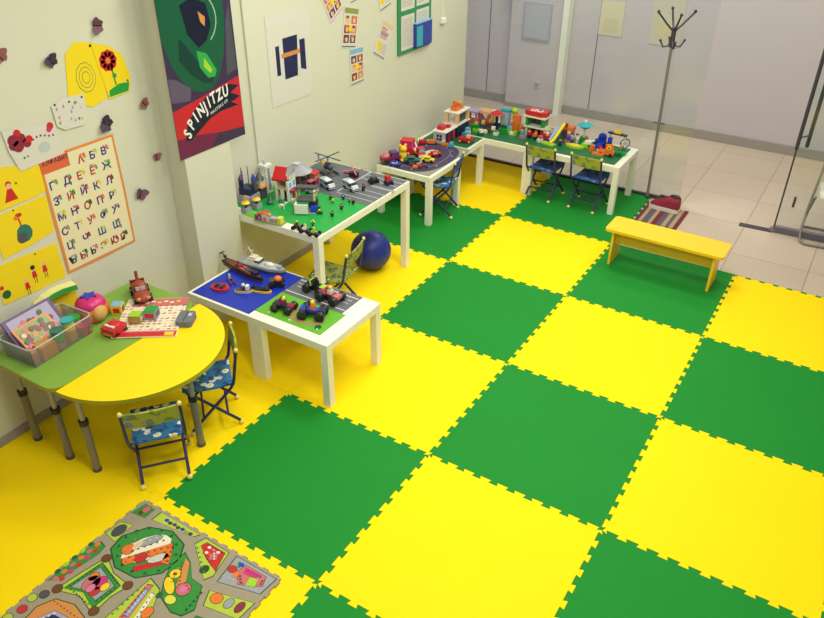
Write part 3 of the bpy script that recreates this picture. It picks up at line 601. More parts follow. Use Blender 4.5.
s.poly([(.53, 2.04), (.58, 2.0), (.57, 1.95), (.54, 1.98)], 'o', 5)
arcp = [(.50 + .17 * math.cos(a), 1.99 + .16 * math.sin(a)) for a in [-.9 + i * .22 for i in range(12)]]
arcq = [(.50 + .162 * math.cos(a), 1.99 + .152 * math.sin(a)) for a in [-.9 + i * .22 for i in range(12)]]
s.poly(arcp + arcq[::-1], mat('banner_line', '9ab8a8', .3), 5)
s.poly([(.70, 1.64), (.74, 1.95), (.78, 2.05), (.79, 1.66)], 'D', 1)
s.poly([(.30, 1.34), (.33, 1.43), (.40, 1.50), (.50, 1.55), (.60, 1.575), (.70, 1.585), (.79, 1.56), (.71, 1.53), (.79, 1.49), (.71, 1.47), (.77, 1.44), (.62, 1.44), (.52, 1.42), (.42, 1.37), (.34, 1.33)], 'banner_dark', 2)
word = 'SPINJITZU'
pos = [(.335, 1.340, .95), (.365, 1.385, .78), (.408, 1.422, .62), (.436, 1.442, .54), (.490, 1.462, .45), (.520, 1.482, .38), (.545, 1.494, .32), (.595, 1.502, .26), (.645, 1.512, .2)]
for ch, (u, v, r) in zip(word, pos): s.text(ch, u, v, .098, 'W', rot=r, l=4, shear=.15, sx=.74)
s.text('MASTERS OF', .525, 1.438, .026, 'q', rot=.28, l=4)
s.build('wall_banner', 'tall dark poster with green swirl and red band on the pilaster', 'poster')
# white poster with a plain dark stand-in picture
s = Sheet([(1.262, 1.255), (1.70, 1.25), (1.722, 1.86), (1.262, 1.87)], mat('poster_grey', 'd6d4cc', .5), XW + .001)
s.poly([(1.27, 1.27), (1.69, 1.265), (1.705, 1.80), (1.27, 1.81)], 'paper_white', 1)
for pts, k, l in (([(1.42, 1.42), (1.56, 1.42), (1.58, 1.70), (1.42, 1.70)], 'N', 2), ([(1.40, 1.57), (1.60, 1.57), (1.60, 1.60), (1.40, 1.60)], 'o', 3), ([(1.34, 1.46), (1.38, 1.46), (1.38, 1.66), (1.34, 1.66)], 'N', 2), ([(1.60, 1.46), (1.66, 1.44), (1.66, 1.66), (1.60, 1.66)], 'N', 2)): s.poly(pts, k, l)
s.build('picture_poster', 'white poster with a dark navy block picture beside the banner', 'poster')
# magazine pages
def page(q, head, cells, foot, label, seed):
    s = Sheet(q, 'paper_white', XW + .001 + .0006 * (seed % 3)); random.seed(seed)
    a, b, c_, d = [Vector(p) for p in q]                     # bl, br, tr, tl
    P = lambda u, v: tuple((a * (1 - u) + b * u) * (1 - v) + (d * (1 - u) + c_ * u) * v)
    R_ = lambda u0, v0, u1, v1, k, l=1: s.poly([P(u0, v0), P(u1, v0), P(u1, v1), P(u0, v1)], k, l)
    R_(.04, .84, .96, .97, head); R_(.03, .02, .97, .045, foot)
    n = 4 if cells == 'photo' else 7
    if cells == 'photo':
        for i in range(2):
            for j in range(3):
                R_(.08 + i * .45, .12 + j * .235, .46 + i * .45, .32 + j * .235, 'iFMTVo'[(seed + i * 3 + j) % 6]); 
                c0 = P(.27 + i * .45, .22 + j * .235); s.dot(c0[0], c0[1], .018, 'k', 2, .024); s.dot(c0[0], c0[1] + .018, .018, 'Fo'[(i + j) % 2], 3, .01)
        c0 = P(.5, .48); s.dot(c0[0], c0[1], .026, 'Y', 4)
    else:
        for j in range(n): R_(.12, .5 + j * .045, .55 + random.random() * .35, .525 + j * .045, 'iPMV'[j % 4])
        for j in range(5): R_(.5, .12 + j * .06, .9, .14 + j * .06, 'v')
        c0 = P(.3, .27); s.dot(c0[0], c0[1], .034, 'Y', 2, .045)
    s.build('magazine_page', label, 'poster', 'magazine pages on the wall')
page([(2.095, 1.505), (2.28, 1.47), (2.345, 1.755), (2.155, 1.80)], 'j', 'photo', 'D', 'page with a green heading and portrait photos', 1)
page([(2.20, 1.185), (2.385, 1.19), (2.385, 1.465), (2.195, 1.475)], 'b', 'photo', 'D', 'lowest hanging page with a blue heading and portrait photos', 2)
page([(2.52, 1.378), (2.683, 1.289), (2.84, 1.535), (2.676, 1.626)], 'T', 'text', 'V', 'tilted pink and white page with a yellow badge', 3)
page([(1.982, 1.699), (2.139, 1.794), (2.03, 2.03), (1.86, 1.92)], 'Y', 'photo', 'P', 'slanted page with portraits cut by the top edge, leftmost', 4)
page([(2.634, 1.679), (2.796, 1.715), (2.74, 2.02), (2.565, 1.98)], 'T', 'text', 'D', 'white and lilac page cut by the top edge, left of the notice board', 5)
page([(2.235, 1.80), (2.40, 1.83), (2.38, 2.10), (2.20, 2.08)], 'm', 'photo', 'V', 'purple page cut by the top edge above the green headed page', 6)
# notice board
t = thing('notice_board', 'green framed notice board with pages and a blue pocket', 'notice board', (XW, 3.155, 1.28))
m = MB(); m.prism([(-.27, 0), (.27, 0), (.27, .95), (-.27, .95)], 0, .014, mat('board_green', '2f8a5a', .5), mtx=on_wall(0)); m.build('board', t, .002)
def pagecard(u, v, w_, h_, X, k='paper_white', lines=True):
    m = MB(); m.prism([(u, v), (u + w_, v), (u + w_, v + h_), (u, v + h_)], 0, .001, k, mtx=on_wall(X))
    if lines:
        j = .03
        while j < h_ - .02: m.prism([(u + .015, v + j), (u + w_ - .02 - .03 * ((j * 77) % 1), v + j), (u + w_ - .02, v + j + .005), (u + .015, v + j + .005)], .001, .0014, 'E', mtx=on_wall(X)); j += .017
    m.build('notice_page', t)
pagecard(-.225, .03, .21, .285, .014); pagecard(.02, .03, .21, .30, .014); pagecard(-.225, .355, .21, .285, .014); pagecard(.02, .36, .21, .285, .014); pagecard(-.225, .66, .21, .27, .014); pagecard(.02, .66, .21, .27, .014)
m = MB(); m.box(.03, .105, .022, .03, .27, .20, mat('pocket_blue', '2a3fa0', .4)); m.box(.0455, .03, .03, .002, .10, .17, 'C'); m.box(.033, .105, .222, .035, .275, .006, 'b'); m.build('pocket', t)
# flat pale rectangles with a slightly different inset, behind the glass
for x, z, w_, h_, k, lb in ((-1.24, .96, .27, .37, mat('paper_old', 'd6cdb0', .8), 'cream rectangle on the far wall beyond the glass'), (-.62, .93, .34, .52, mat('paper_pale', 'cac4b4', .8), 'large pale rectangle on the far wall behind the coat rack')):
    m = MB(); m.box(0, 0, 0, w_, .003, h_, k); m.box(0, -.002, h_ * .1, w_ * .6, .002, h_ * .4, mat('paper_print', 'cfc5a4', .8)); tag(m.build('paper_sheet', loc=(x, 6.066, z)), lb, 'poster')  # plain flat rectangle with a smaller inset rectangle
m = MB(); m.box(0, 0, 0, .35, .012, .42, mat('panel_blue', 'a8a8b8', .4)); m.box(0, -.007, .02, .31, .004, .38, mat('panel_blue2', 'b4b4c0', .3)); tag(m.build('wall_panel', loc=(-2.09, 5.962, .82)), 'blue grey framed panel on the far column', 'panel')
# ================================================================ TOYS
def wheels(x, y, r, w_=.012, k='K', z=None):
    return [[('y', sx * x, sy * y, r if z is None else z, r, w_, k)] for sx in (-1, 1) for sy in (-1, 1)]
# ---- front tables (top at .45)
T1 = .4505
def sheetlet(name, label, cat, x0, x1, y0, y1, z, k, th=.003, group=None, extra=None, lips=None):
    m = MB(); m.box(0, 0, 0, x1 - x0, y1 - y0, th, k)
    if extra: extra(m, th)
    return tag(m.build(name, loc=((x0 + x1) / 2, (y0 + y1) / 2, z)), label, cat, group)
mat('plate_blue', '1230b0', .35, bump=.3, bscale=150); mat('plate_green', '12a043', .4, bump=.3, bscale=200); mat('plate_dark_green', '0f6a3c', .4, bump=.3, bscale=120); mat('plate_lime', '62ae2c', .4, bump=.3, bscale=150)
mat('plate_road', '62646e', .5, bump=.3, bscale=150); mat('plate_dirt', '9a8a50', .6)
bp = 'building plates on the front tables'
sheetlet('water_baseplate', 'bright blue building plate under the toy boats', 'baseplate', -1.775, -1.30, .05, .565, T1, 'plate_blue', group=bp)
def roads(m, th):
    for a, b, c_, d in ((0, .075, .46, .006), (0, -.075, .46, .006), (.0, 0, .40, .004)): m.box(a, b, th, c_, d, .0004, 'W')
    for q in range(7): m.box(-.2 + q * .065, .035, th, .03, .004, .0004, 'W')
sheetlet('road_baseplate', 'grey road plate with white lines on the right front table', 'baseplate', -1.298, -.83, .352, .572, T1, 'plate_road', group=bp, extra=roads)
def dirt(m, th):
    m.prism([(.06 + .13 * math.cos(a), -.01 + .09 * math.sin(a)) for a in [2 * PI * i / 24 for i in range(24)]], th, th + .0004, 'plate_dirt')
    m.prism([(.06 + .08 * math.cos(a), -.01 + .05 * math.sin(a)) for a in [2 * PI * i / 24 for i in range(24)]], th, th + .0006, 'plate_lime')
    for x, y in ((-.2, .09), (.0, -.1), (.2, -.09), (-.16, -.1)): m.cyl(x, y, th, .006, .004, 'W')
    for x, y in ((-.19, .06), (.19, -.07)): m.cyl(x, y, th, .02, .006, 'g', n=8)
sheetlet('grass_baseplate', 'lime green plate with a brown dirt curve on the right front table', 'baseplate', -1.296, -.80, .10, .35, T1, 'plate_lime', group=bp, extra=dirt)
Z = T1 + .0032
hull = lambda L, w_: [(-L / 2, -w_ * .35), (-L / 2, w_ * .35), (-L * .3, w_ / 2), (L * .22, w_ / 2), (L * .4, w_ * .28), (L / 2, 0), (L * .4, -w_ * .28), (L * .22, -w_ / 2), (-L * .3, -w_ / 2)]
gb_ = 'toy boats on the blue plate'
toy('toy_boat', 'largest toy boat, grey with white cabins, at the back of the blue plate', 'toy boat', (-1.60, .515, Z), .12, {
    'hull': [('p', hull(.36, .085), 0, .018, 'D'), ('p', hull(.37, .095), .018, .034, 'E')],
    'deck': [('b', .0, 0, .034, .26, .07, .004, 'q'), ('b', .13, 0, .034, .03, .02, .012, 'E')],
    'cabin': [('b', -.05, 0, .038, .09, .055, .03, 'W'), ('b', -.02, 0, .05, .04, .058, .014, 'D'), ('b', -.06, 0, .068, .05, .045, .014, 'c'), ('s', .06, 0, .045, .035, .022, .016, 'W')],
    'mast': [('t', [(-.06, 0, .08), (-.10, .0, .14)], .003, 'W'), ('t', [(-.09, -.03, .12), (-.09, .03, .12)], .002, 'D')],
    'crane': [('t', [(-.13, .01, .035), (-.14, .01, .09), (-.08, .02, .11)], .004, 'W')]}, gb_)
toy('toy_boat', 'long brown toy ship in front of the grey boat', 'toy boat', (-1.665, .405, Z), -.16, {
    'hull': [('p', hull(.38, .06), 0, .02, 'F'), ('p', hull(.40, .07), .02, .032, 'K')],
    'deck': [('p', hull(.36, .055), .032, .036, 'F'), ('b', .0, .012, .036, .16, .008, .006, 'O'), ('b', .02, -.014, .036, .10, .010, .006, 'i')],
    'rigging': [[('t', [(-.17, 0, .03), (-.22, 0, .075)], .004, 'K'), ('t', [(-.22, -.02, .075), (-.22, .02, .075)], .004, 'K'), ('s', -.19, 0, .055, .012, .012, .012, 'N')], [('t', [(-.05, 0, .03), (-.05, 0, .07)], .004, 'K')]],
    'cargo': [('b', -.04, 0, .036, .05, .03, .014, 'M'), ('b', .05, 0, .036, .04, .03, .012, 'D'), ('b', .12, 0, .036, .05, .03, .02, 'N')]}, gb_)
def ring(rx, ry, z0, z1, k, f=.72, n=20):
    return [('p', [(rx * math.cos(2 * PI * i / n), ry * math.sin(2 * PI * i / n)) for i in range(n)], z0, z1, k), ('p', [(f * rx * math.cos(2 * PI * i / n), f * ry * math.sin(2 * PI * i / n)) for i in range(n)], z1, z1 + .002, 'M')]
toy('toy_raft', 'red oval toy raft near the corner of the blue plate', 'toy boat', (-1.655, .175, Z), .2, {'raft': ring(.062, .042, 0, .014, 'R'), 'seat': [('b', -.02, 0, .016, .012, .04, .008, 'K'), ('b', .02, 0, .016, .012, .04, .008, 'K')], 'paddle': [('t', [(-.05, .01, .028), (.04, -.02, .028)], .003, 'D')]}, gb_)
toy('toy_sledge', 'thin purple grey stick craft behind the red raft', 'toy', (-1.655, .275, Z), -.5, {'frame': [('b', 0, .012, .006, .11, .006, .006, 'V'), ('b', 0, -.012, .006, .11, .006, .006, 'V'), ('b', .02, 0, .0, .012, .036, .008, 'M')], 'rider': [('b', -.03, 0, .012, .014, .014, .02, 'q'), ('s', -.03, 0, .038, .007, .007, .007, 'l')]})
toy('toy_boat', 'small pale toy boat with a white figure, middle of the blue plate', 'toy boat', (-1.50, .225, Z), .5, {'hull': [('p', hull(.11, .045), 0, .014, 'T'), ('p', hull(.10, .035), .014, .02, 'D')], 'rider': [('b', .0, 0, .018, .02, .02, .022, 'V'), ('s', .0, 0, .05, .012, .012, .012, 'c'), ('b', .025, 0, .018, .02, .03, .03, 'W')]}, gb_)
toy('toy_boat', 'small black and yellow toy speedboat on the blue plate', 'toy boat', (-1.405, .29, Z), .3, {'hull': [('p', hull(.13, .05), 0, .012, 'Y'), ('p', hull(.11, .036), .012, .022, 'K')], 'windscreen': [('b', .01, 0, .022, .006, .03, .018, 'D')], 'engine': [('b', -.06, 0, .006, .018, .02, .026, 'K')]}, gb_)
toy('toy_buggy', 'black toy buggy with an orange dome at the edge of the blue plate', 'toy car', (-1.375, .395, Z), .7, {'body': [('b', 0, 0, .014, .09, .05, .02, 'K'), ('b', -.03, 0, .034, .03, .045, .012, 'D')], 'dome': [('s', .01, 0, .05, .026, .024, .02, 'O')], 'wheel': wheels(.032, .032, .018)})
gr = 'chunky toy vehicles on the front table'
def quadbike(name, label, loc, rz, c1, c2, fig, sc=1.):
    return toy(name, label, 'toy car', loc, rz, {
        'chassis': [('b', 0, 0, .018, .11, .036, .012, 'K'), ('b', .0, 0, .03, .07, .032, .012, c1), ('b', .045, 0, .03, .03, .04, .016, c2), ('b', -.045, 0, .03, .03, .044, .014, c1)],
        'roll_bar': [('t', [(-.02, -.022, .04), (-.025, -.022, .07), (-.025, .022, .07), (-.02, .022, .04)], .004, c2)],
        'wheel': wheels(.042, .034, .023, .022), 'rider': [('b', 0, 0, .042, .02, .024, .022, fig), ('s', 0, 0, .075, .011, .011, .012, 'Y' if fig != 'K' else 'K')]}, gr, sc)
quadbike('toy_quad_bike', 'black and lime toy off-roader at the back of the road plate', (-1.115, .475, Z), 0, 'K', 'L', 'K', 1.2)
quadbike('toy_truck', 'dark red toy truck with big tyres at the front of the road plate', (-.975, .435, Z), -.05, 'M', 'i', 'W', 1.25)
quadbike('toy_tractor', 'navy toy tractor with a dark red front on the lime plate', (-1.145, .195, Z), .15, 'N', 'M', 'M', 1.1)
quadbike('toy_monster_truck', 'blue toy truck with an orange rider on the lime plate', (-.955, .235, Z), .35, 'B', 'N', 'O', 1.3)

# ---- the brick town on the tall table (top at .715)
T2 = .7155
gp = 'building plates of the brick town'
sheetlet('grass_baseplate', 'large bright green plate in the middle of the brick town', 'baseplate', -1.78, -1.245, .735, 1.235, T2, 'plate_green', group=gp)
sheetlet('grass_baseplate', 'green plate along the wall in the brick town', 'baseplate', -2.025, -1.785, .745, 1.235, T2, 'plate_green', group=gp)
sheetlet('meadow_baseplate', 'lime green plate in the near wall corner of the brick town', 'baseplate', -1.895, -1.70, .665, .733, T2, 'plate_lime', group=gp)
def roads2(m, th):
    for y in (-.19, -.12, -.05, .12, .19): m.box(.05, y, th, .34, .006, .0004, 'q')
    m.box(.13, .04, th, .20, .03, .0004, 'E'); m.box(-.12, .04, th, .012, .42, .0004, 'q')
sheetlet('road_baseplate', 'dark grey road plate at the right end of the brick town', 'baseplate', -1.65, -1.245, 1.24, 1.755, T2, 'plate_road', group=gp, extra=roads2)
sheetlet('road_baseplate', 'dark grey road plate along the wall behind the helicopter', 'baseplate', -2.025, -1.655, 1.24, 1.755, T2, 'plate_road', group=gp)
Z = T2 + .0032
gt_ = 'brick buildings of the town'
toy('toy_castle', 'dark blue and tan brick castle with black spikes against the pilaster', 'toy building', (-1.965, .835, Z), .1, {
    'wall': [('b', 0, 0, 0, .11, .11, .07, 'E'), ('b', 0, 0, .07, .09, .09, .05, 'N'), ('b', .02, -.03, .04, .04, .06, .035, 'T'), ('b', .03, .03, .09, .04, .04, .04, 'D')],
    'turret': [[('c', -.03, -.03, .12, .018, .06, 'N'), ('n', -.03, -.03, .18, .02, .002, .035, 'V')], [('c', .03, .03, .12, .016, .05, 'D'), ('n', .03, .03, .17, .018, .002, .04, 'B')]],
    'spike': [[('b', x, y, .12, .004, .004, .13, 'D')] for x, y in ((-.045, .0), (0, -.045), (-.02, .04))]}, gt_)
toy('toy_tower', 'tan and dark brick tower beside the castle', 'toy building', (-1.955, .945, Z), 0, {
    'wall': [('b', 0, 0, 0, .06, .06, .09, 'D'), ('b', 0, 0, .09, .05, .05, .05, 'T')], 'balcony': [('b', .02, 0, .085, .05, .07, .006, 'o')], 'roof': [('n', 0, 0, .14, .035, .004, .05, 'D')], 'figure': [('b', .01, 0, .091, .012, .012, .025, 'B')]}, gt_)
toy('toy_tower', 'tall white lattice tower by the wall', 'toy building', (-1.985, 1.045, Z), 0, {
    'wall': [('b', sx * .022, sy * .022, 0, .01, .01, .2, 'W') for sx in (-1, 1) for sy in (-1, 1)] + [('b', 0, 0, z, .056, .056, .01, 'W') for z in (.0, .06, .12, .18)], 'top': [('b', 0, 0, .19, .07, .07, .02, 'W'), ('b', 0, 0, .21, .02, .02, .03, 'q')], 'ladder': [('b', .03, 0, .02, .003, .02, .16, 'E')]}, gt_)
for x, y, lb in ((-1.885, .715, 'nearer'), (-1.865, .80, 'farther')):
    toy('toy_tree', lb + ' yellow topped brick stand at the near wall corner of the town', 'toy', (x, y, Z), 0, {'base': [('k', 0, 0, 0, .05, .05, .03, 'E')], 'trunk': [('c', 0, 0, .03, .01, .04, 'D')], 'crown': [('n', 0, 0, .062, .03, .018, .014, 'Y'), ('s', 0, 0, .076, .015, .015, .008, 'o')]}, 'yellow topped stands')
toy('toy_shop', 'long orange, pink and white brick shop front at the near table edge', 'toy building', (-1.66, .685, Z - .003), .15, {
    'wall': [('b', -.07, 0, 0, .05, .04, .04, 'V'), ('b', -.02, .0, 0, .06, .03, .05, 'c'), ('b', .04, 0, 0, .05, .04, .035, 'v'), ('b', .09, 0, 0, .03, .04, .045, 'l')],
    'arch': [[('t', [(-.08, -.02, .04), (-.05, -.02, .062), (-.0, -.02, .066), (.03, -.02, .05)], .008, 'O')], [('t', [(-.07, .01, .045), (-.04, .01, .068), (.01, .01, .07)], .006, 'i')]],
    'window': [[('b', x, -.018, .012, .02, .006, .02, 'P')] for x in (-.06, -.02, .04)], 'floor_plate': [('b', .01, 0, 0, .22, .07, .006, 'j')]}, gt_)
toy('toy_house', 'white brick house with a bright red gable roof', 'toy building', (-1.80, 1.035, Z), .25, {
    'wall': [('b', -.035, 0, 0, .012, .10, .12, 'c'), ('b', .035, 0, 0, .012, .10, .12, 'W'), ('b', 0, .045, 0, .08, .012, .14, 'c'), ('b', 0, -.03, .07, .07, .04, .008, 'T'), ('b', 0, -.045, .0, .02, .01, .07, 'c')],
    'roof': [('r', -.012, .0, .13, .085, .11, .06, 'R'), ('b', -.03, -.035, .12, .06, .03, .012, 'M')], 'dormer': [('b', .035, 0, .13, .02, .07, .035, 'c'), ('r', .04, 0, .165, .03, .07, .03, 'E')],
    'window': [[('b', .043, y, .08, .004, .02, .03, 'b')] for y in (-.025, .025)], 'balcony': [('b', .052, -.01, .055, .034, .06, .012, 'M')]}, gt_, 1.22)
toy('toy_house', 'brown brick house with a grey slate roof behind the red roofed one', 'toy building', (-1.83, 1.21, Z), 0, {
    'column': [[('b', x, y, 0, .014, .014, .11, 'F')] for x in (-.045, .045) for y in (-.045, .045)], 'wall': [('b', 0, .045, 0, .09, .012, .11, 'T')], 'floor_slab': [('b', 0, 0, .05, .10, .10, .008, 'D')],
    'roof': [('n', 0, 0, .11, .085, .03, .035, 'E'), ('b', 0, 0, .145, .04, .04, .012, 'q')], 'door': [('b', .05, 0, 0, .006, .03, .05, 'M')], 'awning': [('b', .06, .03, .05, .04, .04, .006, 'i')]}, gt_, 1.25)
toy('toy_stall', 'small dark red market stall left of the white police vans', 'toy building', (-1.80, 1.345, Z), .2, {'counter': [('b', 0, 0, 0, .06, .06, .04, 'M'), ('b', 0, 0, .04, .05, .05, .02, 'P')], 'awning': [('b', 0, 0, .08, .075, .075, .008, 'R')], 'post': [[('b', .028, y, .04, .006, .006, .04, 'Y')] for y in (-.026, .026)]})
toy('toy_helicopter', 'grey and yellow toy helicopter parked by the wall', 'toy helicopter', (-1.83, 1.56, Z), -.4, {
    'body': [('s', 0, 0, .055, .055, .03, .032, 'N'), ('b', .0, 0, .025, .07, .05, .02, 'E'), ('b', -.03, 0, .05, .04, .054, .03, 'Y')], 'canopy': [('s', .035, 0, .058, .026, .022, .022, 'D')],
    'tail': [('t', [(-.04, 0, .06), (-.14, 0, .075)], .010, 'E'), ('b', -.14, 0, .065, .02, .006, .045, 'E')], 'mast': [('c', 0, 0, .085, .008, .045, 'E')],
    'rotor_blade': [[('b', .065 * math.cos(a), .065 * math.sin(a), .128, .13, .014, .003, 'D', a)] for a in (.3, .3 + PI / 2, .3 + PI, .3 + 1.5 * PI)],
    'skid': [[('t', [(-.07, y, .008), (.07, y, .008)], .006, 'K')] for y in (-.045, .045)], 'floor_pad': [('b', 0, 0, 0, .17, .12, .003, 'D')]}, None, 1.0)
for nm, bits in (('toy_castle', 'MoTqBK'), ('toy_house', 'iRbToM')):
    for o_ in [q for q in C.objects if q.parent is None and q.name.split('.')[0] == nm and q.location.y < 1.4 and q.location.z > .7]:
        random.seed(len(o_.name) + 3)
        for i, k in enumerate(bits):
            a = random.random() * 6.28; rr = .052 + .012 * random.random(); sz = .010 + .008 * random.random()
            MB().box(rr * math.cos(a), rr * math.sin(a), 0, sz, sz, .02 + .03 * random.random(), k).build('small_block', o_)
def van(label, loc, rz):
    toy('toy_van', label, 'toy car', loc, rz, {
        'body': [('b', 0, 0, .012, .13, .05, .02, 'W'), ('b', -.01, 0, .032, .10, .05, .026, 'N'), ('b', -.02, 0, .056, .09, .05, .008, 'W'), ('b', .045, 0, .03, .03, .048, .014, 'W')],
        'roof': [('b', -.02, 0, .064, .06, .04, .006, 'W'), ('b', -.03, .0, .070, .016, .03, .006, 'b')], 'window': [[('b', x, y, .036, .022, .003, .016, 'b')] for x in (-.04, -.01) for y in (-.026, .026)],
        'stripe': [('b', 0, 0, .018, .132, .052, .005, 'B')], 'wheel': wheels(.042, .024, .013)}, 'white and blue toy vans', 1.0)
van('white and blue toy van nearer the helicopter', (-1.665, 1.335, Z), -.35); van('white and blue toy van with an open back, in the middle of the road plate', (-1.505, 1.40, Z), -.35)
toy('toy_helicopter', 'small red and black toy rotor craft behind the second white van', 'toy helicopter', (-1.62, 1.60, Z), .3, {'body': [('b', 0, 0, .008, .07, .035, .03, 'K'), ('b', -.05, 0, .02, .06, .012, .012, 'M')], 'rotor_blade': [[('b', .05 * math.cos(a), .05 * math.sin(a), .055, .10, .01, .003, 'i', a)] for a in (.5, .5 + PI / 2, .5 + PI, .5 + 1.5 * PI)], 'mast': [('c', 0, 0, .038, .005, .02, 'D')], 'skid': [[('b', 0, y, 0, .07, .006, .008, 'M')] for y in (-.02, .02)]})
toy('toy_car', 'small dark toy car with a red front near the far corner of the grey plate', 'toy car', (-1.435, 1.59, Z), 1.2, {'body': [('b', 0, 0, .008, .07, .042, .02, 'K'), ('b', .0, 0, .028, .04, .04, .022, 'D'), ('b', .032, 0, .012, .008, .036, .016, 'R')], 'bumper': [('b', .04, 0, .006, .006, .045, .006, 'W')], 'wheel': wheels(.024, .021, .012)})
toy('toy_forklift', 'toy vehicle with a tall red cab nearest the far table corner', 'toy car', (-1.325, 1.625, Z), 1.1, {'body': [('b', 0, 0, .008, .06, .036, .022, 'N'), ('b', .028, 0, .01, .008, .036, .012, 'q')], 'cab': [('b', -.008, 0, .03, .034, .034, .04, 'R')], 'wheel': wheels(.02, .019, .011)})
toy('toy_house', 'half open ruin of tan brick columns in front of the red roofed house', 'toy building', (-1.545, .945, Z), .5, {
    'floor_plate': [('b', 0, 0, 0, .11, .09, .006, 'E')], 'wall': [[('b', -.05, -.02, .006, .01, .07, .05, 'c')], [('b', -.015, -.05, .006, .06, .01, .05, 'W')], [('b', .03, .035, .006, .05, .012, .05, 'D')]],
    'upper_floor': [('b', .0, .02, .056, .10, .07, .008, 'D')], 'column': [[('b', x, y, .064, .010, .010, .05, 'T')] for x, y in ((.045, -.01), (.045, .05), (-.045, .05))], 'roof': [('b', .0, .035, .114, .11, .04, .010, 'D'), ('b', .045, .02, .105, .01, .07, .01, 'T')],
    'blue_block': [('b', .04, -.02, .006, .03, .03, .03, 'B'), ('b', .06, .01, .006, .02, .02, .02, 'u')]}, gt_, 1.3)
toy('toy_bush', 'small dark bush with a yellow bloom beside the brick ruin', 'toy plant', (-1.445, .955, Z), 0, {'leaf': [[('s', .014 * math.cos(a), .014 * math.sin(a), .012, .014, .008, .012, 'g')] for a in (0, 2.1, 4.2)], 'bloom': [('s', 0, 0, .026, .009, .009, .006, 'Y')]})
toy('toy_car', 'teal roofed toy car beside the grey roofed house', 'toy car', (-1.70, 1.20, Z), .4, {'body': [('b', 0, 0, .008, .09, .045, .02, 'E'), ('b', -.005, 0, .028, .055, .042, .02, 'u')], 'roof': [('b', -.005, 0, .048, .05, .044, .004, 'b')], 'wheel': wheels(.028, .022, .012)})
for (x, y), k, lb in zip(((-1.425, .70), (-1.35, .69), (-1.275, .685)), 'FWL', ('brown', 'white', 'lime')):
    toy('toy_kart', f'tiny black toy kart with a {lb} rider at the near edge of the tall table', 'toy car', (x, y, T2), .2, {'body': [('b', 0, 0, .008, .06, .02, .010, 'K'), ('b', -.01, 0, .018, .02, .022, .012, k)], 'wheel': wheels(.022, .020, .012), 'rider': [('b', -.005, 0, .028, .012, .014, .014, k), ('s', -.005, 0, .048, .007, .007, .007, 'Y')]}, 'toy karts', 1.1)
toy('toy_plant', 'small green plant with yellow flowers on the edge of the big green plate', 'toy plant', (-1.36, .775, Z), 0, {'stem': [[('t', [(0, 0, 0), (.012 * math.cos(a), .012 * math.sin(a), .035)], .003, 'g')] for a in (0, 2, 4)], 'bloom': [[('s', .013 * math.cos(a), .013 * math.sin(a), .038, .007, .007, .005, 'Y' if a < 3 else 'L')] for a in (0, 2, 4)]})
toy('toy_tree', 'dark blue green bushy toy tree in front of the castle', 'toy plant', (-1.83, .90, Z), 0, {'trunk': [('c', 0, 0, 0, .006, .02, 'F')], 'crown': [('n', 0, 0, .015, .028, .014, .022, 'u'), ('n', 0, 0, .034, .020, .003, .022, 'g')]})
def horse(label, loc, rz): toy('toy_horse', label, 'toy animal', loc, rz, {'body': [('s', 0, 0, .026, .022, .009, .010, 'W'), ('s', .026, 0, .040, .007, .006, .014, 'W'), ('s', .034, 0, .048, .010, .005, .006, 'W')], 'leg': [[('b', x, y, 0, .005, .005, .022, 'W')] for x in (-.014, .014) for y in (-.005, .005)], 'tail': [('t', [(-.02, 0, .03), (-.032, 0, .016)], .003, 'c')]}, 'white toy horses')
horse('white toy horse closer to the table edge', (-1.71, .88, Z), .3); horse('white toy horse closer to the red roofed house', (-1.70, .985, Z), -.4)
toy('toy_fence', 'short dark fence piece in front of the red roofed house', 'toy', (-1.77, .95, Z), 1.2, {'fence': [('b', x, 0, 0, .004, .004, .03, 'g') for x in (-.02, 0, .02)] + [('b', 0, 0, .018, .05, .003, .004, 'g')]})
def fig(label, loc, rz, a, b, h='Y', hair='K', sc=1., group='little toy figures of the brick town'):
    return toy('toy_figure', label, 'toy figure', loc, rz, {'legs': [('b', 0, -.0045, 0, .009, .008, .014, a), ('b', 0, .0045, 0, .009, .008, .014, a)], 'torso': [('b', 0, 0, .014, .010, .017, .014, b)], 'arm': [[('b', .003, y, .016, .007, .005, .012, b)] for y in (-.0115, .0115)], 'head': [('c', 0, 0, .028, .006, .009, h, )], 'head>hair': [('c', 0, 0, .036, .0066, .004, hair)]}, group, sc)
figs = [((-1.655, 1.19), 'K', 'D', 'K', 'dark figure nearest the grey roofed house'), ((-1.525, 1.18), 'K', 'N', 'K', 'dark figure at the border of the road, in front of the first van'), ((-1.475, 1.145), 'D', 'Y', 'K', 'figure with a yellow top near the road border'),
        ((-1.445, 1.225), 'N', 'B', 'K', 'blue figure at the road border'), ((-1.385, 1.215), 'K', 'E', 'F', 'grey figure at the road border'), ((-1.345, 1.205), 'K', 'K', 'M', 'black figure at the right end of the road border'),
        ((-1.36, 1.09), 'K', 'D', 'K', 'dark figure alone in the middle of the open green plate'), ((-1.345, .965), 'K', 'g', 'K', 'dark green figure with outstretched arms on the open green plate')]
for (x, y), a, b, hr, lb in figs: fig(lb, (x, y, Z), random.random() * 3, a, b, 'Y', hr, 1.05)
fig('black figure standing right of the second white van', (-1.415, 1.43, Z), 0, 'K', 'K', 'O', 'K', 1.3)

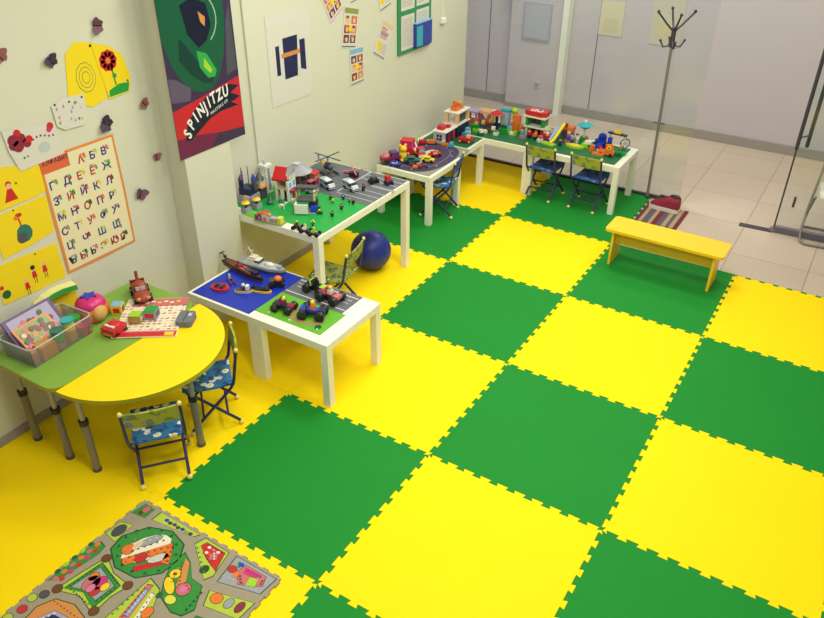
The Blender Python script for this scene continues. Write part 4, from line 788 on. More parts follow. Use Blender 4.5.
# ---- race track table (top at .45)
m = MB(); mat('track_purple', '3c3052', .5, var=.2, vscale=30); mat('track_edge', '8e9080', .6, var=.15, vscale=40); mat('track_pale', 'cfc4a8', .6)
m.box(0, 0, 0, .52, .74, .002, 'track_edge')
el = lambda rx, ry, cx=0, cy=0, n=36: [(cx + rx * (abs(math.cos(a)) ** .8) * (1 if math.cos(a) > 0 else -1), cy + ry * (abs(math.sin(a)) ** .8) * (1 if math.sin(a) > 0 else -1)) for a in [2 * PI * i / n for i in range(n)]]
m.prism(el(.255, .37), .001, .0026, 'track_purple'); m.prism(el(.186, .286), .0016, .0030, 'v'); m.prism(el(.182, .282), .002, .0034, 'track_purple'); m.prism(el(.07, .19), .002, .004, 'track_pale')
for q in range(14): m.box(.22 * math.cos(q * .45), .325 * math.sin(q * .45), .0026, .012, .012, .0006, 'RWbY'[q % 4], q * .45)
tag(m.build('race_track_mat', loc=(-1.74, 2.845, .4505)), 'printed sheet with a dark purple race track loop, covered with toy cars', 'play mat')
Z = .4505 + .0042
gc = 'toys on the race track sheet'
SCALE[gc] = 1.25
def car(name, label, loc, rz, k, k2, sc=1., group=gc):
    return toy(name, label, 'toy car', loc, rz, {'body': [('p', [(-.05, -.024), (.03, -.024), (.05, -.016), (.05, .016), (.03, .024), (-.05, .024)], .008, .024, k), ('b', -.008, 0, .024, .048, .038, .016, k)], 'window': [[('b', -.008, y, .026, .036, .002, .010, k2)] for y in (-.0195, .0195)], 'windscreen': [('b', .0165, 0, .025, .003, .032, .012, k2)], 'wheel': wheels(.03, .022, .011)}, group, sc)
car('toy_car', 'red toy car at the far right of the race track', (-1.67, 2.90, Z), 1.0, 'R', 'W', .9); car('toy_car', 'yellow toy car with green windows on the race track', (-1.655, 2.755, Z), .3, 'Y', 'G', .9)
car('toy_car', 'small blue toy car at the near left corner of the race track', (-1.845, 2.515, Z), .2, 'B', 'W', .8)
toy('toy_truck', 'purple and red heap shaped toy truck at the left end of the race track', 'toy car', (-1.925, 2.55, Z), 1.0, {'body': [('b', 0, 0, .015, .12, .06, .03, 'M'), ('b', .03, 0, .045, .05, .055, .03, 'V')], 'cargo': [('s', -.03, 0, .05, .035, .028, .02, 'i')], 'fender': [('s', .05, 0, .025, .02, .03, .018, 'R')], 'wheel': wheels(.038, .03, .017)}, gc, 1.05)
toy('toy_bear', 'yellow toy animal sitting on the race track sheet', 'toy animal', (-1.86, 2.665, Z), -.6, {'body': [('s', 0, 0, .035, .032, .028, .035, 'Y'), ('s', .008, 0, .085, .026, .026, .024, 'Y')], 'ear': [[('s', .0, y, .108, .010, .010, .010, 'Y')] for y in (-.02, .02)], 'leg': [[('s', .032, y, .012, .018, .012, .012, 'Y')] for y in (-.022, .022)], 'arm': [[('s', .02, y, .05, .016, .010, .010, 'o')] for y in (-.03, .03)], 'muzzle': [('s', .034, 0, .08, .008, .010, .008, 'o')]}, gc, 1.0)
toy('toy_garage', 'stack of crimson toy crates at the wall side of the race track', 'toy building', (-1.915, 2.83, Z), .3, {'crate': [[('b', 0, 0, 0, .10, .09, .05, 'R')], [('b', .0, .0, .05, .085, .08, .045, 'm')], [('b', .03, .08, 0, .06, .05, .05, 'M')]], 'lid': [('b', 0, 0, .095, .09, .085, .008, 'R')]}, gc)
toy('toy_tow_truck', 'red, orange and white toy tow truck in the middle of the race track', 'toy car', (-1.80, 2.83, Z), -.6, {'body': [('b', 0, 0, .014, .13, .055, .022, 'O'), ('b', .035, 0, .036, .045, .05, .035, 'R'), ('b', -.03, 0, .036, .06, .05, .006, 'W')], 'crane': [('t', [(-.02, 0, .04), (-.06, 0, .08)], .006, 'W')], 'windscreen': [('b', .059, 0, .045, .003, .04, .02, 'b')], 'bumper': [('b', .068, 0, .012, .008, .055, .012, 'W')], 'wheel': wheels(.04, .028, .016)}, gc)
car('toy_car', 'dark green toy car beside the yellow animal', (-1.76, 2.66, Z), .5, 'u', 'K', 1.1)
toy('toy_track_piece', 'muddled dark red toy pieces at the near edge of the race track', 'toy', (-1.675, 2.60, Z), .1, {'piece': [[('b', x, y, 0, .035, .02, .016, k, a)] for x, y, k, a in ((-.04, 0, 'M', .3), (0, .02, 'i', -.4), (.03, -.01, 'M', .8), (.0, -.025, 'o', .2), (.055, .02, 'D', .1))]}, gc)
toy('toy_train', 'red and orange brick train along the far edge of the race track', 'toy car', (-1.915, 3.12, Z), .55, {'wagon': [[('k', -.07, 0, .006, .05, .032, .024, 'L')], [('k', -.01, 0, .006, .06, .032, .022, 'R')], [('k', .055, 0, .006, .05, .032, .022, 'O')]], 'undercarriage': [('b', 0, 0, 0, .19, .026, .006, 'K')]}, gc)
# orange and cyan bricks between the tables
toy('brick_stack', 'orange bricks at the near corner of the brick house', 'toy bricks', (-1.735, 3.185, Z), .4, {'brick': [[('k', 0, 0, 0, .064, .032, .02, 'O')], [('k', -.01, 0, .024, .032, .032, .02, 'T')]]})
toy('brick_stack', 'cyan bricks beside the orange ones at the corner of the green plate', 'toy bricks', (-1.665, 3.19, Z), .4, {'brick': [[('k', 0, 0, 0, .05, .032, .02, 'C')], [('k', 0, 0, .024, .032, .032, .016, 'b')]]})

# ---- long corner tables with big bricks (top at .45)
gl = 'dark green building plates along the glass'
sheetlet('big_brick_baseplate', 'dark green plate on the corner table nearest the race track', 'baseplate', -2.0, -1.525, 3.235, 3.548, .4505, 'plate_dark_green', group=gl)
for i, wt in enumerate(('in the wall corner', 'second from the wall corner', 'behind the left navy chair', 'at the right end of the row')):
    sheetlet('big_brick_baseplate', 'dark green plate along the glass, ' + wt, 'baseplate', -2.0 + i * .44, -1.562 + i * .44, 3.575, 4.035, .4505, 'plate_dark_green', group=gl)
Z = .4505 + .0032
gd = 'big brick builds on the corner tables'
SCALE.update({gd: 1.28, 'big brick figures on the corner tables': 1.12})
toy('toy_house', 'white tiled and dark blue brick house with a red heap of bricks on its roof', 'toy building', (-1.80, 3.30, Z), 0, {
    'wall': [[('b', 0, -.075, 0, .095, .010, .085, 'q')], [('b', .042, .0, 0, .010, .14, .085, 'N')], [('b', -.042, 0, 0, .010, .14, .085, 'b')]],
    'window': [('b', .0, -.081, .025, .042, .003, .042, 'N'), ('b', 0, -.083, .028, .003, .002, .036, 'W'), ('b', 0, -.083, .044, .036, .002, .003, 'W')],
    'floor_slab': [('b', 0, 0, .085, .115, .175, .007, 'W')], 'red_block': [[('k', -.01, -.03, .092, .05, .05, .022, 'R')], [('k', -.01, -.03, .114, .04, .034, .018, 'i')], [('k', .01, .03, .092, .034, .034, .018, 'R')]],
    'side_block': [[('b', .048, -.02, .01, .006, .04, .06, 'M')], [('b', .048, .05, .01, .006, .03, .06, 'R')]]}, gd, 1.0)
toy('toy_building', 'tall dark blue brick building with cream columns and orange blocks on top', 'toy building', (-1.80, 3.535, Z), 0, {
    'lower_wall': [[('b', .042, 0, 0, .010, .16, .085, 'N')], [('b', -.042, 0, 0, .010, .16, .085, 'B')], [('b', 0, -.072, 0, .08, .01, .085, 'N')]], 'floor_slab': [[('b', 0, 0, .085, .115, .175, .007, 'W')], [('b', 0, 0, .165, .115, .175, .007, 'W')]],
    'column': [[('b', x, y, .092, .022, .022, .073, 'k')] for x in (-.04, .04) for y in (-.07, .07)], 'window': [('b', .03, .01, .092, .008, .09, .06, 'D')],
    'orange_block': [[('k', -.0, -.03, .172, .05, .05, .028, 'O')], [('k', .01, .03, .172, .034, .034, .03, 'o')], [('y', -.0, -.03, .222, .018, .03, 'O')], [('b', -.0, .02, .202, .03, .02, .016, 'k')]]}, gd, 1.08)
toy('toy_car', 'red and yellow brick car with flower wheels on the near green plate', 'toy car', (-1.61, 3.37, Z), .2, {'body': [('k', 0, 0, .012, .10, .05, .022, 'R'), ('k', .02, 0, .034, .03, .03, .02, 'k')], 'wheel': wheels(.035, .032, .018, .012, 'M'), 'hub': [[('y', sx * .035, sy * .039, .018, .007, .006, 'Y')] for sx in (-1, 1) for sy in (-1, 1)]}, gd)
def duplo(name, label, x, y, bl, rz=0, sc=1., cat='toy bricks', **kw): 
    d = {'brick': [[b] for b in bl]}; d.update(kw); return toy(name, label, cat, (x, y, Z), rz, d, gd, sc)
def person(label, x, y, a, b, hair='F', sc=1.9, dz=0): return fig(label, (x, y, Z + dz), random.random() * 3, a, b, 'k', hair, sc, 'big brick figures on the corner tables')
duplo('brick_stack', 'cyan bricks left of the dark tangle on the green plate', -1.68, 3.50, [('k', 0, 0, 0, .05, .032, .03, 'C'), ('k', .0, .03, 0, .03, .03, .04, 'W'), ('k', .0, .03, .04, .03, .03, .02, 'b')])
toy('toy_canopy', 'pink and white brick arbour near the wall corner', 'toy building', (-1.80, 3.87, Z), 0, {'post': [[('b', x, y, 0, .012, .012, .10, 'P')] for x in (-.04, .04) for y in (-.03, .03)], 'roof': [('b', 0, 0, .10, .11, .09, .012, 'v')], 'block': [('k', 0, 0, 0, .05, .05, .04, 'i')]}, gd)
toy('toy_canopy', 'salmon brick house with a pale roof, second from the wall corner', 'toy building', (-1.70, 3.93, Z), 0, {'wall': [[('b', x, 0, 0, .012, .07, .09, 'i')] for x in (-.04, .04)], 'roof': [('k', 0, 0, .09, .10, .08, .02, 'k')], 'block': [('k', 0, 0, 0, .04, .04, .04, 'P')]}, gd)
duplo('brick_tower', 'cream brick tower left of the red parasol', -1.63, 3.97, [('k', 0, 0, 0, .032, .032, .04, 'c'), ('k', 0, 0, .04, .032, .032, .04, 'T'), ('k', 0, 0, .08, .032, .032, .03, 'c')])
toy('toy_parasol', 'dark red toy parasol on a black and white post', 'toy', (-1.535, 3.86, Z), 0, {'base': [('k', 0, 0, 0, .05, .05, .04, 'N')], 'pole': [('c', 0, 0, .04, .01, .06, 'K'), ('c', 0, 0, .10, .012, .02, 'W')], 'canopy': [('n', 0, 0, .118, .052, .012, .024, 'R')]}, gd)
toy('toy_wardrobe', 'light blue brick cupboard behind the parasol', 'toy building', (-1.50, 3.985, Z), 0, {'body': [('b', 0, 0, 0, .07, .04, .12, 'b')], 'door': [[('b', x, -.022, .01, .028, .004, .10, 'q')] for x in (-.016, .016)], 'top': [('b', 0, 0, .12, .078, .048, .012, 'C')]}, gd)
toy('toy_tree', 'lime green brick tree at the back of the long table', 'toy plant', (-1.425, 4.02, Z), 0, {'trunk': [('c', 0, 0, 0, .010, .10, 'g')], 'crown': [('s', 0, 0, .12, .028, .024, .026, 'L'), ('s', .015, 0, .09, .018, .016, .016, 'G')]}, gd)
duplo('brick_stack', 'tall orange brick seat in the middle of the long table', -1.365, 3.94, [('k', 0, 0, 0, .064, .05, .06, 'O'), ('k', 0, .012, .06, .064, .026, .05, 'O'), ('k', 0, -.015, .06, .03, .02, .02, 'o')])
for x, y, bl, lb in ((-1.665, 3.69, [('k', 0, 0, 0, .05, .032, .02, 'L'), ('k', 0, 0, .02, .02, .02, .03, 'G')], 'lime bricks at the inner corner'), (-1.575, 3.70, [('k', 0, 0, 0, .032, .032, .02, 'W'), ('k', .02, .02, 0, .03, .03, .03, 'F')], 'white and brown bricks left of the inner corner'),
                     (-1.46, 3.70, [('k', 0, 0, 0, .032, .032, .02, 'W'), ('k', 0, 0, .02, .02, .02, .015, 'i')], 'white brick with a pink top in front of the parasol'), (-1.44, 3.82, [('k', 0, 0, 0, .064, .05, .03, 'G'), ('k', 0, 0, .03, .04, .03, .02, 'g')], 'green bricks right of the parasol'),
                     (-1.335, 3.79, [('k', 0, 0, 0, .03, .03, .02, 'c'), ('k', .025, 0, 0, .02, .03, .03, 'L')], 'cream and lime bricks in front of the orange seat'), (-1.265, 3.86, [('k', 0, 0, 0, .04, .04, .03, 'G'), ('k', 0, 0, .03, .03, .03, .04, 'o')], 'green and tan bricks left of the red roofed house'),
                     (-1.60, 3.80, [('k', 0, 0, 0, .05, .03, .03, 'D'), ('k', 0, 0, .03, .03, .03, .02, 'F')], 'dark grey bricks left of the parasol foot'), (-1.72, 3.76, [('k', 0, 0, 0, .05, .04, .03, 'G'), ('k', .01, 0, .03, .02, .02, .02, 'Y')], 'green bricks with a yellow top near the wall corner')):
    duplo('brick_stack', lb, x, y, bl)
toy('toy_house', 'open green brick house with a curved red roof, centre of the long table', 'toy building', (-1.135, 3.90, Z), -.05, {
    'lower_wall': [('b', -.07, 0, 0, .02, .09, .075, 'c'), ('b', .07, 0, 0, .02, .09, .075, 'R'), ('b', 0, .04, 0, .14, .012, .075, 'M')], 'floor_slab': [('b', 0, 0, .075, .185, .115, .010, 'W')],
    'upper_wall': [('b', -.07, 0, .085, .022, .09, .075, 'G'), ('b', .07, 0, .085, .022, .09, .075, 'G'), ('b', 0, .04, .085, .13, .01, .07, 'D')], 'upper_slab': [('b', 0, 0, .16, .20, .13, .012, 'c')],
    'roof': [('p', [(-.095, -.035), (-.065, -.055), (.065, -.055), (.095, -.035), (.095, .035), (.065, .055), (-.065, .055), (-.095, .035)], .172, .21, 'R')],
    'skylight': [[('b', x, -.01, .21, .045, .05, .004, 'W')] for x in (-.028, .028)], 'vent': [[('b', x, -.01, .214, .020, .022, .004, k)] for x, k in ((-.028, 'i'), (.028, 'K'))], 'shelf_block': [('k', -.01, 0, 0, .06, .05, .04, 'F'), ]}, gd, .9)
person('figure in red before the red roofed house', -1.16, 3.80, 'N', 'R'); person('figure with white trousers left of the red roofed house', -1.235, 3.80, 'W', 'i'); person('figure in dark clothes right of the red roofed house entrance', -1.09, 3.79, 'K', 'O', 'R')
duplo('brick_stack', 'red and tan bricks right of the red roofed house', -1.015, 3.87, [('k', 0, 0, 0, .05, .04, .04, 'R'), ('k', 0, 0, .04, .04, .03, .03, 'T'), ('k', .0, .0, .07, .02, .02, .02, 'c')])
person('figure in blue with a red top near the blue slide', -.975, 3.80, 'B', 'R', 'W'); person('figure on the top brick behind the blue slide', -1.0, 3.97, 'T', 'W', 'Y', 1.9)
toy('toy_slide', 'light blue brick slide left of the yellow one', 'toy', (-.94, 3.88, Z), -.2, {'chute': [('t', [(0, -.06, .008), (0, 0, .05), (0, .05, .085)], .014, 'b')], 'tower': [('k', 0, .07, 0, .04, .03, .075, 'C')]}, gd)
toy('toy_slide', 'bright yellow toy slide on a lime foot', 'toy', (-.89, 3.84, Z), -.25, {'chute': [('t', [(0, -.09, .010), (0, -.04, .03), (0, .03, .09), (0, .07, .12)], .014, 'Y')], 'foot': [('b', -.01, -.09, 0, .10, .05, .010, 'L')], 'ladder': [('b', 0, .09, 0, .03, .012, .12, 'F')]}, gd)
person('figure with brown hair standing at the top of the yellow slide', -.905, 3.98, 'F', 'F', 'K', 2.2, 0)
toy('toy_house', 'small pink and orange brick house right of the yellow slide', 'toy building', (-.835, 3.98, Z), 0, {'wall': [[('b', x, 0, 0, .012, .05, .07, 'P')] for x in (-.03, .03)], 'roof': [('k', 0, 0, .07, .08, .06, .024, 'O')], 'block': [('k', 0, 0, 0, .032, .032, .03, 'v'), ]}, gd)
toy('toy_parasol', 'teal toy parasol on a white post, tallest thing right of the slides', 'toy', (-.69, 4.0, Z), 0, {'base': [('k', 0, 0, 0, .05, .05, .03, 'G')], 'pole': [('c', 0, 0, .03, .008, .075, 'W')], 'canopy': [('n', 0, 0, .10, .03, .06, .02, 'u'), ('n', 0, 0, .12, .06, .014, .022, 'C')], 'tip': [('c', 0, 0, .142, .010, .014, 'W')]}, gd)
person('white dressed figure under the teal parasol', -.73, 3.92, 'W', 'W', 'F'); person('lilac dressed figure left of the teal parasol', -.775, 3.91, 'V', 'v', 'F')
toy('toy_sandpit', 'oval lime and yellow toy sandpit in front of the teal parasol', 'toy', (-.70, 3.80, Z), 0, {'rim': [('p', [(.07 * math.cos(2 * PI * i / 20), .035 * math.sin(2 * PI * i / 20)) for i in range(20)], 0, .014, 'L')], 'sand': [('p', [(.045 * math.cos(2 * PI * i / 20), .02 * math.sin(2 * PI * i / 20)) for i in range(20)], .014, .018, 'Y')]}, gd)
duplo('brick_stack', 'green and white bricks right of the sandpit', -.59, 3.85, [('k', -.02, 0, 0, .05, .04, .03, 'L'), ('k', .03, .01, 0, .04, .04, .03, 'G'), ('k', 0, 0, .03, .05, .03, .02, 'W')])
person('figure with a dark hat between the sandpit and the yellow slide', -.83, 3.76, 'N', 'D', 'K', 1.6)
toy('toy_armchair', 'blue brick armchair with a rounded back near the right end', 'toy', (-.49, 3.88, Z), -.1, {'seat': [('b', 0, 0, 0, .075, .07, .035, 'B')], 'backrest': [('b', 0, .03, .035, .06, .014, .05, 'B'), ('y', 0, .03, .08, .03, .014, 'B')], 'armrest': [[('b', x, 0, .03, .012, .06, .02, 'N')] for x in (-.034, .034)]}, gd)
duplo('brick_tower', 'dark blue brick post right of the blue armchair', -.42, 3.94, [('k', 0, 0, 0, .028, .028, .04, 'N'), ('k', 0, 0, .04, .028, .028, .04, 'B')])
toy('toy_gate', 'toy gate with two thin posts and a yellow piece on its dark beam', 'toy building', (-.375, 4.0, Z), -.1, {'post': [[('b', x, 0, 0, .008, .008, .095, 'c')] for x in (-.055, .055)], 'beam': [('b', 0, 0, .095, .14, .03, .010, 'N')], 'top': [('k', 0, 0, .105, .05, .028, .012, 'Y'), ('c', 0, 0, .118, .012, .012, 'Y')]}, gd)
toy('toy_truck', 'orange brick vehicle with a yellow flower panel at the near right end', 'toy car', (-.385, 3.76, Z), .1, {'body': [('k', 0, 0, .01, .11, .05, .022, 'O'), ('k', -.05, -.03, 0, .08, .03, .018, 'o')], 'panel': [('b', .02, -.01, .034, .055, .014, .05, 'O')], 'flower': [('y', .02, -.019, .06, .016, .004, 'Y'), ('y', .02, -.021, .06, .006, .004, 'N')], 'wheel': wheels(.035, .026, .012)}, gd)
toy('toy_spinner', 'grey spoked toy wheel standing at the far right end', 'toy', (-.295, 4.0, Z), .6, {'rim': [('t', [(.034 * math.cos(a), 0, .042 + .034 * math.sin(a)) for a in [2 * PI * i / 14 for i in range(15)]], .004, 'D')], 'spoke': [[('t', [(.034 * math.cos(a), 0, .042 + .034 * math.sin(a)), (-.034 * math.cos(a), 0, .042 - .034 * math.sin(a))], .002, 'E')] for a in (0, 1.05, 2.1)], 'foot': [('b', 0, 0, 0, .03, .03, .008, 'G')]}, gd)
duplo('brick_stack', 'flat dark green bricks at the right end of the long table', -.265, 3.85, [('k', 0, 0, 0, .05, .05, .02, 'G'), ('k', .0, .03, .02, .03, .03, .02, 'u'), ('k', -.02, -.035, 0, .04, .03, .014, 'g')])

EXTRA = [(-1.64, 3.93, 'RY', 'red and yellow bricks between the arbours'), (-1.76, 3.98, 'bP', 'pale blue and pink bricks at the very back of the wall corner'), (-1.52, 3.75, 'GW', 'green and white bricks just before the parasol foot'),
         (-1.39, 3.84, 'Lb', 'lime and pale blue bricks before the orange seat'), (-1.29, 3.97, 'OY', 'orange and yellow bricks behind the red roofed house, left'), (-1.005, 3.985, 'BW', 'blue and white bricks behind the slides'),
         (-.80, 3.87, 'iB', 'pink and blue bricks between the slides and the teal parasol'), (-.64, 3.92, 'GR', 'green and red bricks right of the teal parasol foot'), (-.55, 3.97, 'YB', 'yellow and blue bricks behind the green and white ones'),
         (-.53, 3.79, 'Oo', 'orange bricks in front of the blue armchair'), (-.46, 3.79, 'TR', 'tan and red bricks left of the flower panel vehicle'), (-.30, 3.92, 'Go', 'green and orange bricks in front of the spoked wheel'), (-1.21, 3.76, 'PC', 'pink and turquoise bricks at the front left of the red roofed house'),
         (-1.03, 3.76, 'Wi', 'white and salmon bricks before the red and tan pile'), (-1.58, 3.61, 'gc', 'dark green and cream bricks at the inner table corner'), (-1.68, 3.85, 'Vl', 'purple and yellow bricks in front of the arbours')]
for x, y, k, lb in EXTRA: duplo('brick_stack', lb, x, y, [('k', 0, 0, 0, .04, .028, .022, k[0]), ('k', .004, 0, .022, .026, .026, .022, k[1])], (x * 7) % 1.2)
# ---- on the classroom tables (tops at .56)
ZD = .5605; ZG = .5585
# clear box with its contents
t = thing('storage_box', 'clear plastic box full of modelling clay pots and flat boxes on the green table', 'storage box', (-1.878, -.865, ZG), .07)
bw, bl_, bh = .25, .40, .115
MB().box(0, 0, 0, bw - .03, bl_ - .03, .003, 'clear_plastic').build('base', t)
for sx, sy in ((1, 0), (-1, 0), (0, 1), (0, -1)):
    m = MB(); a = bw / 2 - .012; b = bl_ / 2 - .012; k = .012
    if sx: vs = [(sx * a, -b, 0), (sx * a, b, 0), (sx * (a + k), b + k, bh), (sx * (a + k), -b - k, bh)]
    else: vs = [(-a, sy * b, 0), (a, sy * b, 0), (a + k, sy * (b + k), bh), (-a - k, sy * (b + k), bh)]
    off = (-sx * .002, -sy * .002, 0); vs2 = [tuple(p[i] + off[i] for i in range(3)) for p in vs]
    m.add(vs + vs2, [(0, 1, 2, 3), (7, 6, 5, 4), (0, 4, 5, 1), (1, 5, 6, 2), (2, 6, 7, 3), (3, 7, 4, 0)], 'clear_plastic'); m.build('side_wall', t)
m = MB(); A, B = bw / 2, bl_ / 2
m.tube([(A, -B + .02, bh), (A, B - .02, bh), (A - .02, B, bh), (-A + .02, B, bh), (-A, B - .02, bh), (-A, -B + .02, bh), (-A + .02, -B, bh), (A - .02, -B, bh), (A, -B + .02, bh)], .0045, glassy('rim_plastic', (.85, .87, .87), .12, .2, 'd8dcd8', .5)); m.build('rim', t)
def inbox(x, y, z=ZG + .004): 
    c, s_ = math.cos(.07), math.sin(.07); return (-1.878 + x * c - y * s_, -.865 + x * s_ + y * c, z)
gx = 'things inside the clear storage box'
def tilted(name, label, cat, loc, rz, rx, ry, w_, d_, h_, k, k2, extra=None):
    m = MB(); m.box(0, 0, 0, w_, d_, h_, k); m.box(0, 0, h_, w_ * .86, d_ * .86, .0008, k2)
    if extra: extra(m, h_ + .0008)
    o = m.build(name, loc=loc); o.rotation_euler = (rx, ry, rz); return tag(o, label, cat, gx)
def art(m, z):
    random.seed(3)
    for q in range(46): m.cyl(-.062 + random.random() * .12, -.09 + random.random() * .18, z, .015, .0006 + .0001 * q, 'MiPjoMTgF'[q % 9], n=9)
tilted('flat_box', 'purple rimmed flat box leaning at the back of the clear storage box', 'box', inbox(-.072, -.01, ZG + .098), .07, 0, .9, .20, .30, .014, 'V', 'v', art)
tilted('flat_box', 'picture box with a pink doll print leaning in front of the purple one', 'box', inbox(-.028, -.035, ZG + .078), .1, 0, .75, .16, .22, .012, 'o', 'j', art)
for x, y, z, k, k2, lb in ((.065, .085, .062, 'Y', 'C', 'yellow clay pot with a turquoise lid, topmost in the storage box'), (.075, .005, .045, 'G', 'u', 'green clay pot with a dark teal lid in the storage box'), (.03, .150, .03, 'o', 'G', 'orange clay pot with a green lid deep in the storage box')):
    toy('clay_pot', lb, 'pot', inbox(x, y, ZG + .004 + z - .0), 0, {'jar': [('c', 0, 0, 0, .032, .05, k)], 'lid': [('c', 0, 0, .05, .036, .014, k2)]}, gx)
    if z > .04: toy('clay_pot', 'clay pot at the bottom of the storage box under the ' + lb.split(' with')[0], 'pot', inbox(x, y, ZG + .004), 0, {'jar': [('c', 0, 0, 0, .032, z - .004, 'O' if k == 'Y' else 'i')]}, gx)
toy('clay_pot', 'pot with a magenta lid at the right end of the storage box', 'pot', inbox(.085, .16), 0, {'jar': [('c', 0, 0, 0, .030, .04, 'R')], 'lid': [('c', 0, 0, .04, .034, .012, 'm')]}, gx)
toy('small_box', 'open orange carton at the near end of the storage box', 'box', inbox(.075, -.085), .1, {'carton': [('b', 0, 0, 0, .07, .09, .075, 'O')], 'flap': [('b', .0, .0, .076, .066, .086, .003, 'o')]}, gx)
toy('small_box', 'narrow red and tan carton leaning in the near corner of the storage box', 'box', inbox(.06, -.16), .2, {'carton': [('b', 0, 0, 0, .07, .03, .07, 'i')], 'print': [('b', 0, -.016, .01, .05, .002, .04, 'T')]}, gx)
# toys and parcels around the box
t = thing('soft_cube', 'plush cube ball with a magenta top and blue star on the green table', 'soft toy', (-1.905, -.565, ZG), .5)
def puff(m, hx, z0, z1, k, n=8):
    vs = []; fs = []
    for j in range(n + 1):
        v = j / n; z = z0 + (z1 - z0) * v; rr = hx * (.80 + .20 * math.sin(PI * v) ** .6)
        for i in range(24):
            a = 2 * PI * i / 24; c_, s_ = math.cos(a), math.sin(a); q = (abs(c_) ** 3.2 + abs(s_) ** 3.2) ** (-1 / 3.2); vs.append((rr * q * c_, rr * q * s_, z))
    for j in range(n):
        for i in range(24): fs.append((24 * j + i, 24 * j + (i + 1) % 24, 24 * j + 24 + (i + 1) % 24, 24 * j + 24 + i))
    fs += [tuple(range(23, -1, -1)), tuple(range(24 * n, 24 * n + 24))]; return m.add(vs, fs, k, True)
puff(MB(), .088, 0, .092, 'O').build('body', t)
m = MB(); m.ell(0, 0, .086, .084, .084, .058, 'm', 20, 10); m.build('top', t); MB().prism([((.046 if i % 2 == 0 else .024) * math.cos(PI * i / 5), (.046 if i % 2 == 0 else .024) * math.sin(PI * i / 5)) for i in range(10)], .132, .146, 'B').build('star', t)
MB().ell(.060, -.034, .054, .038, .054, .050, mat('plush_tan', 'd2a860', .9)).build('side_patch', t)
toy('picture_cube', 'small cube with a blue top and yellow picture sides behind the plush cube', 'toy', (-1.825, -.455, ZG), .6, {'cube': [('b', 0, 0, 0, .06, .06, .055, 'Y')], 'top': [('b', 0, 0, .055, .056, .056, .003, 'b')], 'picture': [[('b', .031, 0, .012, .002, .036, .03, 'F')], [('b', 0, -.031, .012, .036, .002, .03, 'R')]]})
# magazine box
t = thing('magazine_bag', 'large flat red and cream activity set in clear wrap on the table', 'magazine', (-1.612, -.400, ZD), .62)
t.rotation_euler.x = .0
m = MB(); m.box(0, 0, 0, .35, .40, .010, 'c'); m.build('booklet', t, .002)
m = MB(); m.box(0, -.178, .010, .346, .042, .0008, 'R'); m.box(0, -.150, .010, .346, .012, .0008, 'P'); m.box(.02, .155, .010, .32, .08, .0008, 'i'); m.box(.135, -.178, .011, .05, .034, .001, 'Y'); m.build('red_band', t)
m = MB(); random.seed(8)
for q in range(110):
    x = -.165 + (q % 11) * .032 + random.random() * .008; y = -.13 + (q // 11) * .027; m.box(x, y, .010, .020, .008, .0008, 'RTioRWMT'[random.randrange(8)], random.random() * .6)
for q in range(8): m.box(-.13 + q * .036, .15 + .012 * (q % 2), .0108, .024, .016, .0008, 'cYc'[q % 3])
m.build('print', t)
toy('toy_car', 'glossy red toy car at the left end of the activity set', 'toy car', (-1.668, -.612, ZG), .12, {'body': [('p', [(-.040, -.045), (.040, -.045), (.045, -.02), (.042, .045), (-.042, .045), (-.045, -.02)], .008, .048, 'R'), ('s', 0, .005, .048, .036, .034, .016, 'R')], 'windscreen': [('b', 0, -.022, .050, .056, .012, .008, 'W')], 'bumper': [('b', 0, -.047, .012, .05, .004, .010, 'o')], 'wheel': [[('x', sx * .040, y, .014, .014, .012, 'K')] for sx in (-1, 1) for y in (-.025, .03)]}, None, 1.12)
zz = ZD + .0125
toy('soft_block', 'pale green and orange printed soft block on the activity set', 'toy', (-1.645, -.475, zz), .5, {'block': [('b', 0, 0, 0, .065, .065, .045, 'j'), ], 'top': [('b', 0, 0, .045, .06, .06, .003, 'L')], 'picture': [[('b', .0335, 0, .01, .002, .05, .026, 'T')], [('b', 0, -.0335, .01, .05, .002, .026, 'o')]]})
toy('soft_block', 'grey sided soft block with a bright green top on the activity set', 'toy', (-1.605, -.40, zz), .5, {'block': [('b', 0, 0, 0, .07, .07, .05, 'E')], 'top': [('b', 0, 0, .05, .066, .066, .004, 'G')], 'picture': [[('b', .036, 0, .012, .002, .05, .03, 'V')], [('b', 0, -.036, .012, .05, .002, .03, 'R')]]})
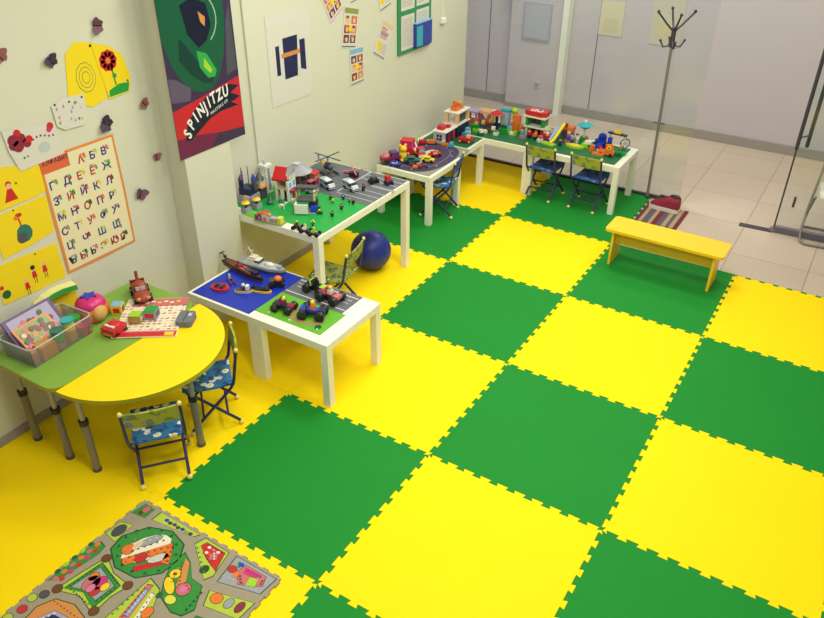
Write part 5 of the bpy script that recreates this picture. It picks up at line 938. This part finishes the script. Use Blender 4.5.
toy('toy_tow_truck', 'rusty red toy tow truck with a raised hook at the back of the table', 'toy car', (-1.835, -.275, ZG), -.55, {
    'body': [('s', .05, 0, .038, .05, .04, .026, mat('rust_red', '9c4030', .5)), ('b', -.01, 0, .02, .07, .07, .035, 'rust_red'), ('b', -.07, 0, .02, .06, .066, .022, 'rust_red'), ('s', -.0, 0, .07, .034, .034, .026, 'rust_red')], 'windscreen': [('b', .030, 0, .062, .006, .046, .018, 'q')],
    'boom': [('t', [(-.04, 0, .05), (-.06, 0, .09), (-.065, 0, .115), (-.05, 0, .12)], .008, 'rust_red')], 'wheel': wheels(.05, .036, .022, .018), 'lamp': [[('s', .09, y, .045, .009, .012, .009, 'o')] for y in (-.022, .022)], 'tailboard': [('b', -.098, 0, .02, .008, .07, .035, 'F')]}, None, 1.2)
t = thing('pencil_case', 'soft grey pencil case lying right of the activity set', 'case', (-1.418, -.320, ZD), .5)
MB().prism(rrect(.045, .062, .02), 0, .036, mat('felt_grey', '6c7078', .85, bump=.4, bscale=200)).build('body', t, .010)
MB().box(0, 0, .0365, .004, .10, .003, 'D').build('zip', t); MB().box(.02, .02, .0365, .02, .03, .001, 'q').build('badge', t)
# folded yellow sheet with a green edge, hanging on the wall behind the storage box
t = thing('paper_garland', 'curled yellow and green paper craft on the wall above the clear storage box', 'paper craft', (XW, -.70, .58), 0)
MB().box(.003, .03, 0, .002, .26, .15, 'paper_yellow').build('back_sheet', t)
cv = [(-.17, .05), (-.14, .09), (-.10, .13), (-.05, .155), (0, .165), (.06, .165), (.15, .150)]
def ribbon(dz0, dz1, x0, x1, k):
    vs = []
    for y, z in cv: vs += [(x0, y, z + dz0), (x1, y, z + dz1), (x0, y, z + dz0 + .002), (x1, y, z + dz1 + .002)]
    fs = []
    for i in range(len(cv) - 1):
        a = 4 * i; fs += [(a + 2, a + 3, a + 7, a + 6), (a, a + 4, a + 5, a + 1), (a + 1, a + 5, a + 7, a + 3), (a, a + 2, a + 6, a + 4)]
    return MB().add(vs, fs, k)
ribbon(.012, 0, .004, .046, mat('paper_pale_yellow', 'e0dc90', .8)).build('flap', t); ribbon(-.003, -.030, .0465, .050, 'G').build('green_edge', t)
MB().ell(.038, -.165, .025, .014, .014, .014, 'rust_red').build('knob', t)
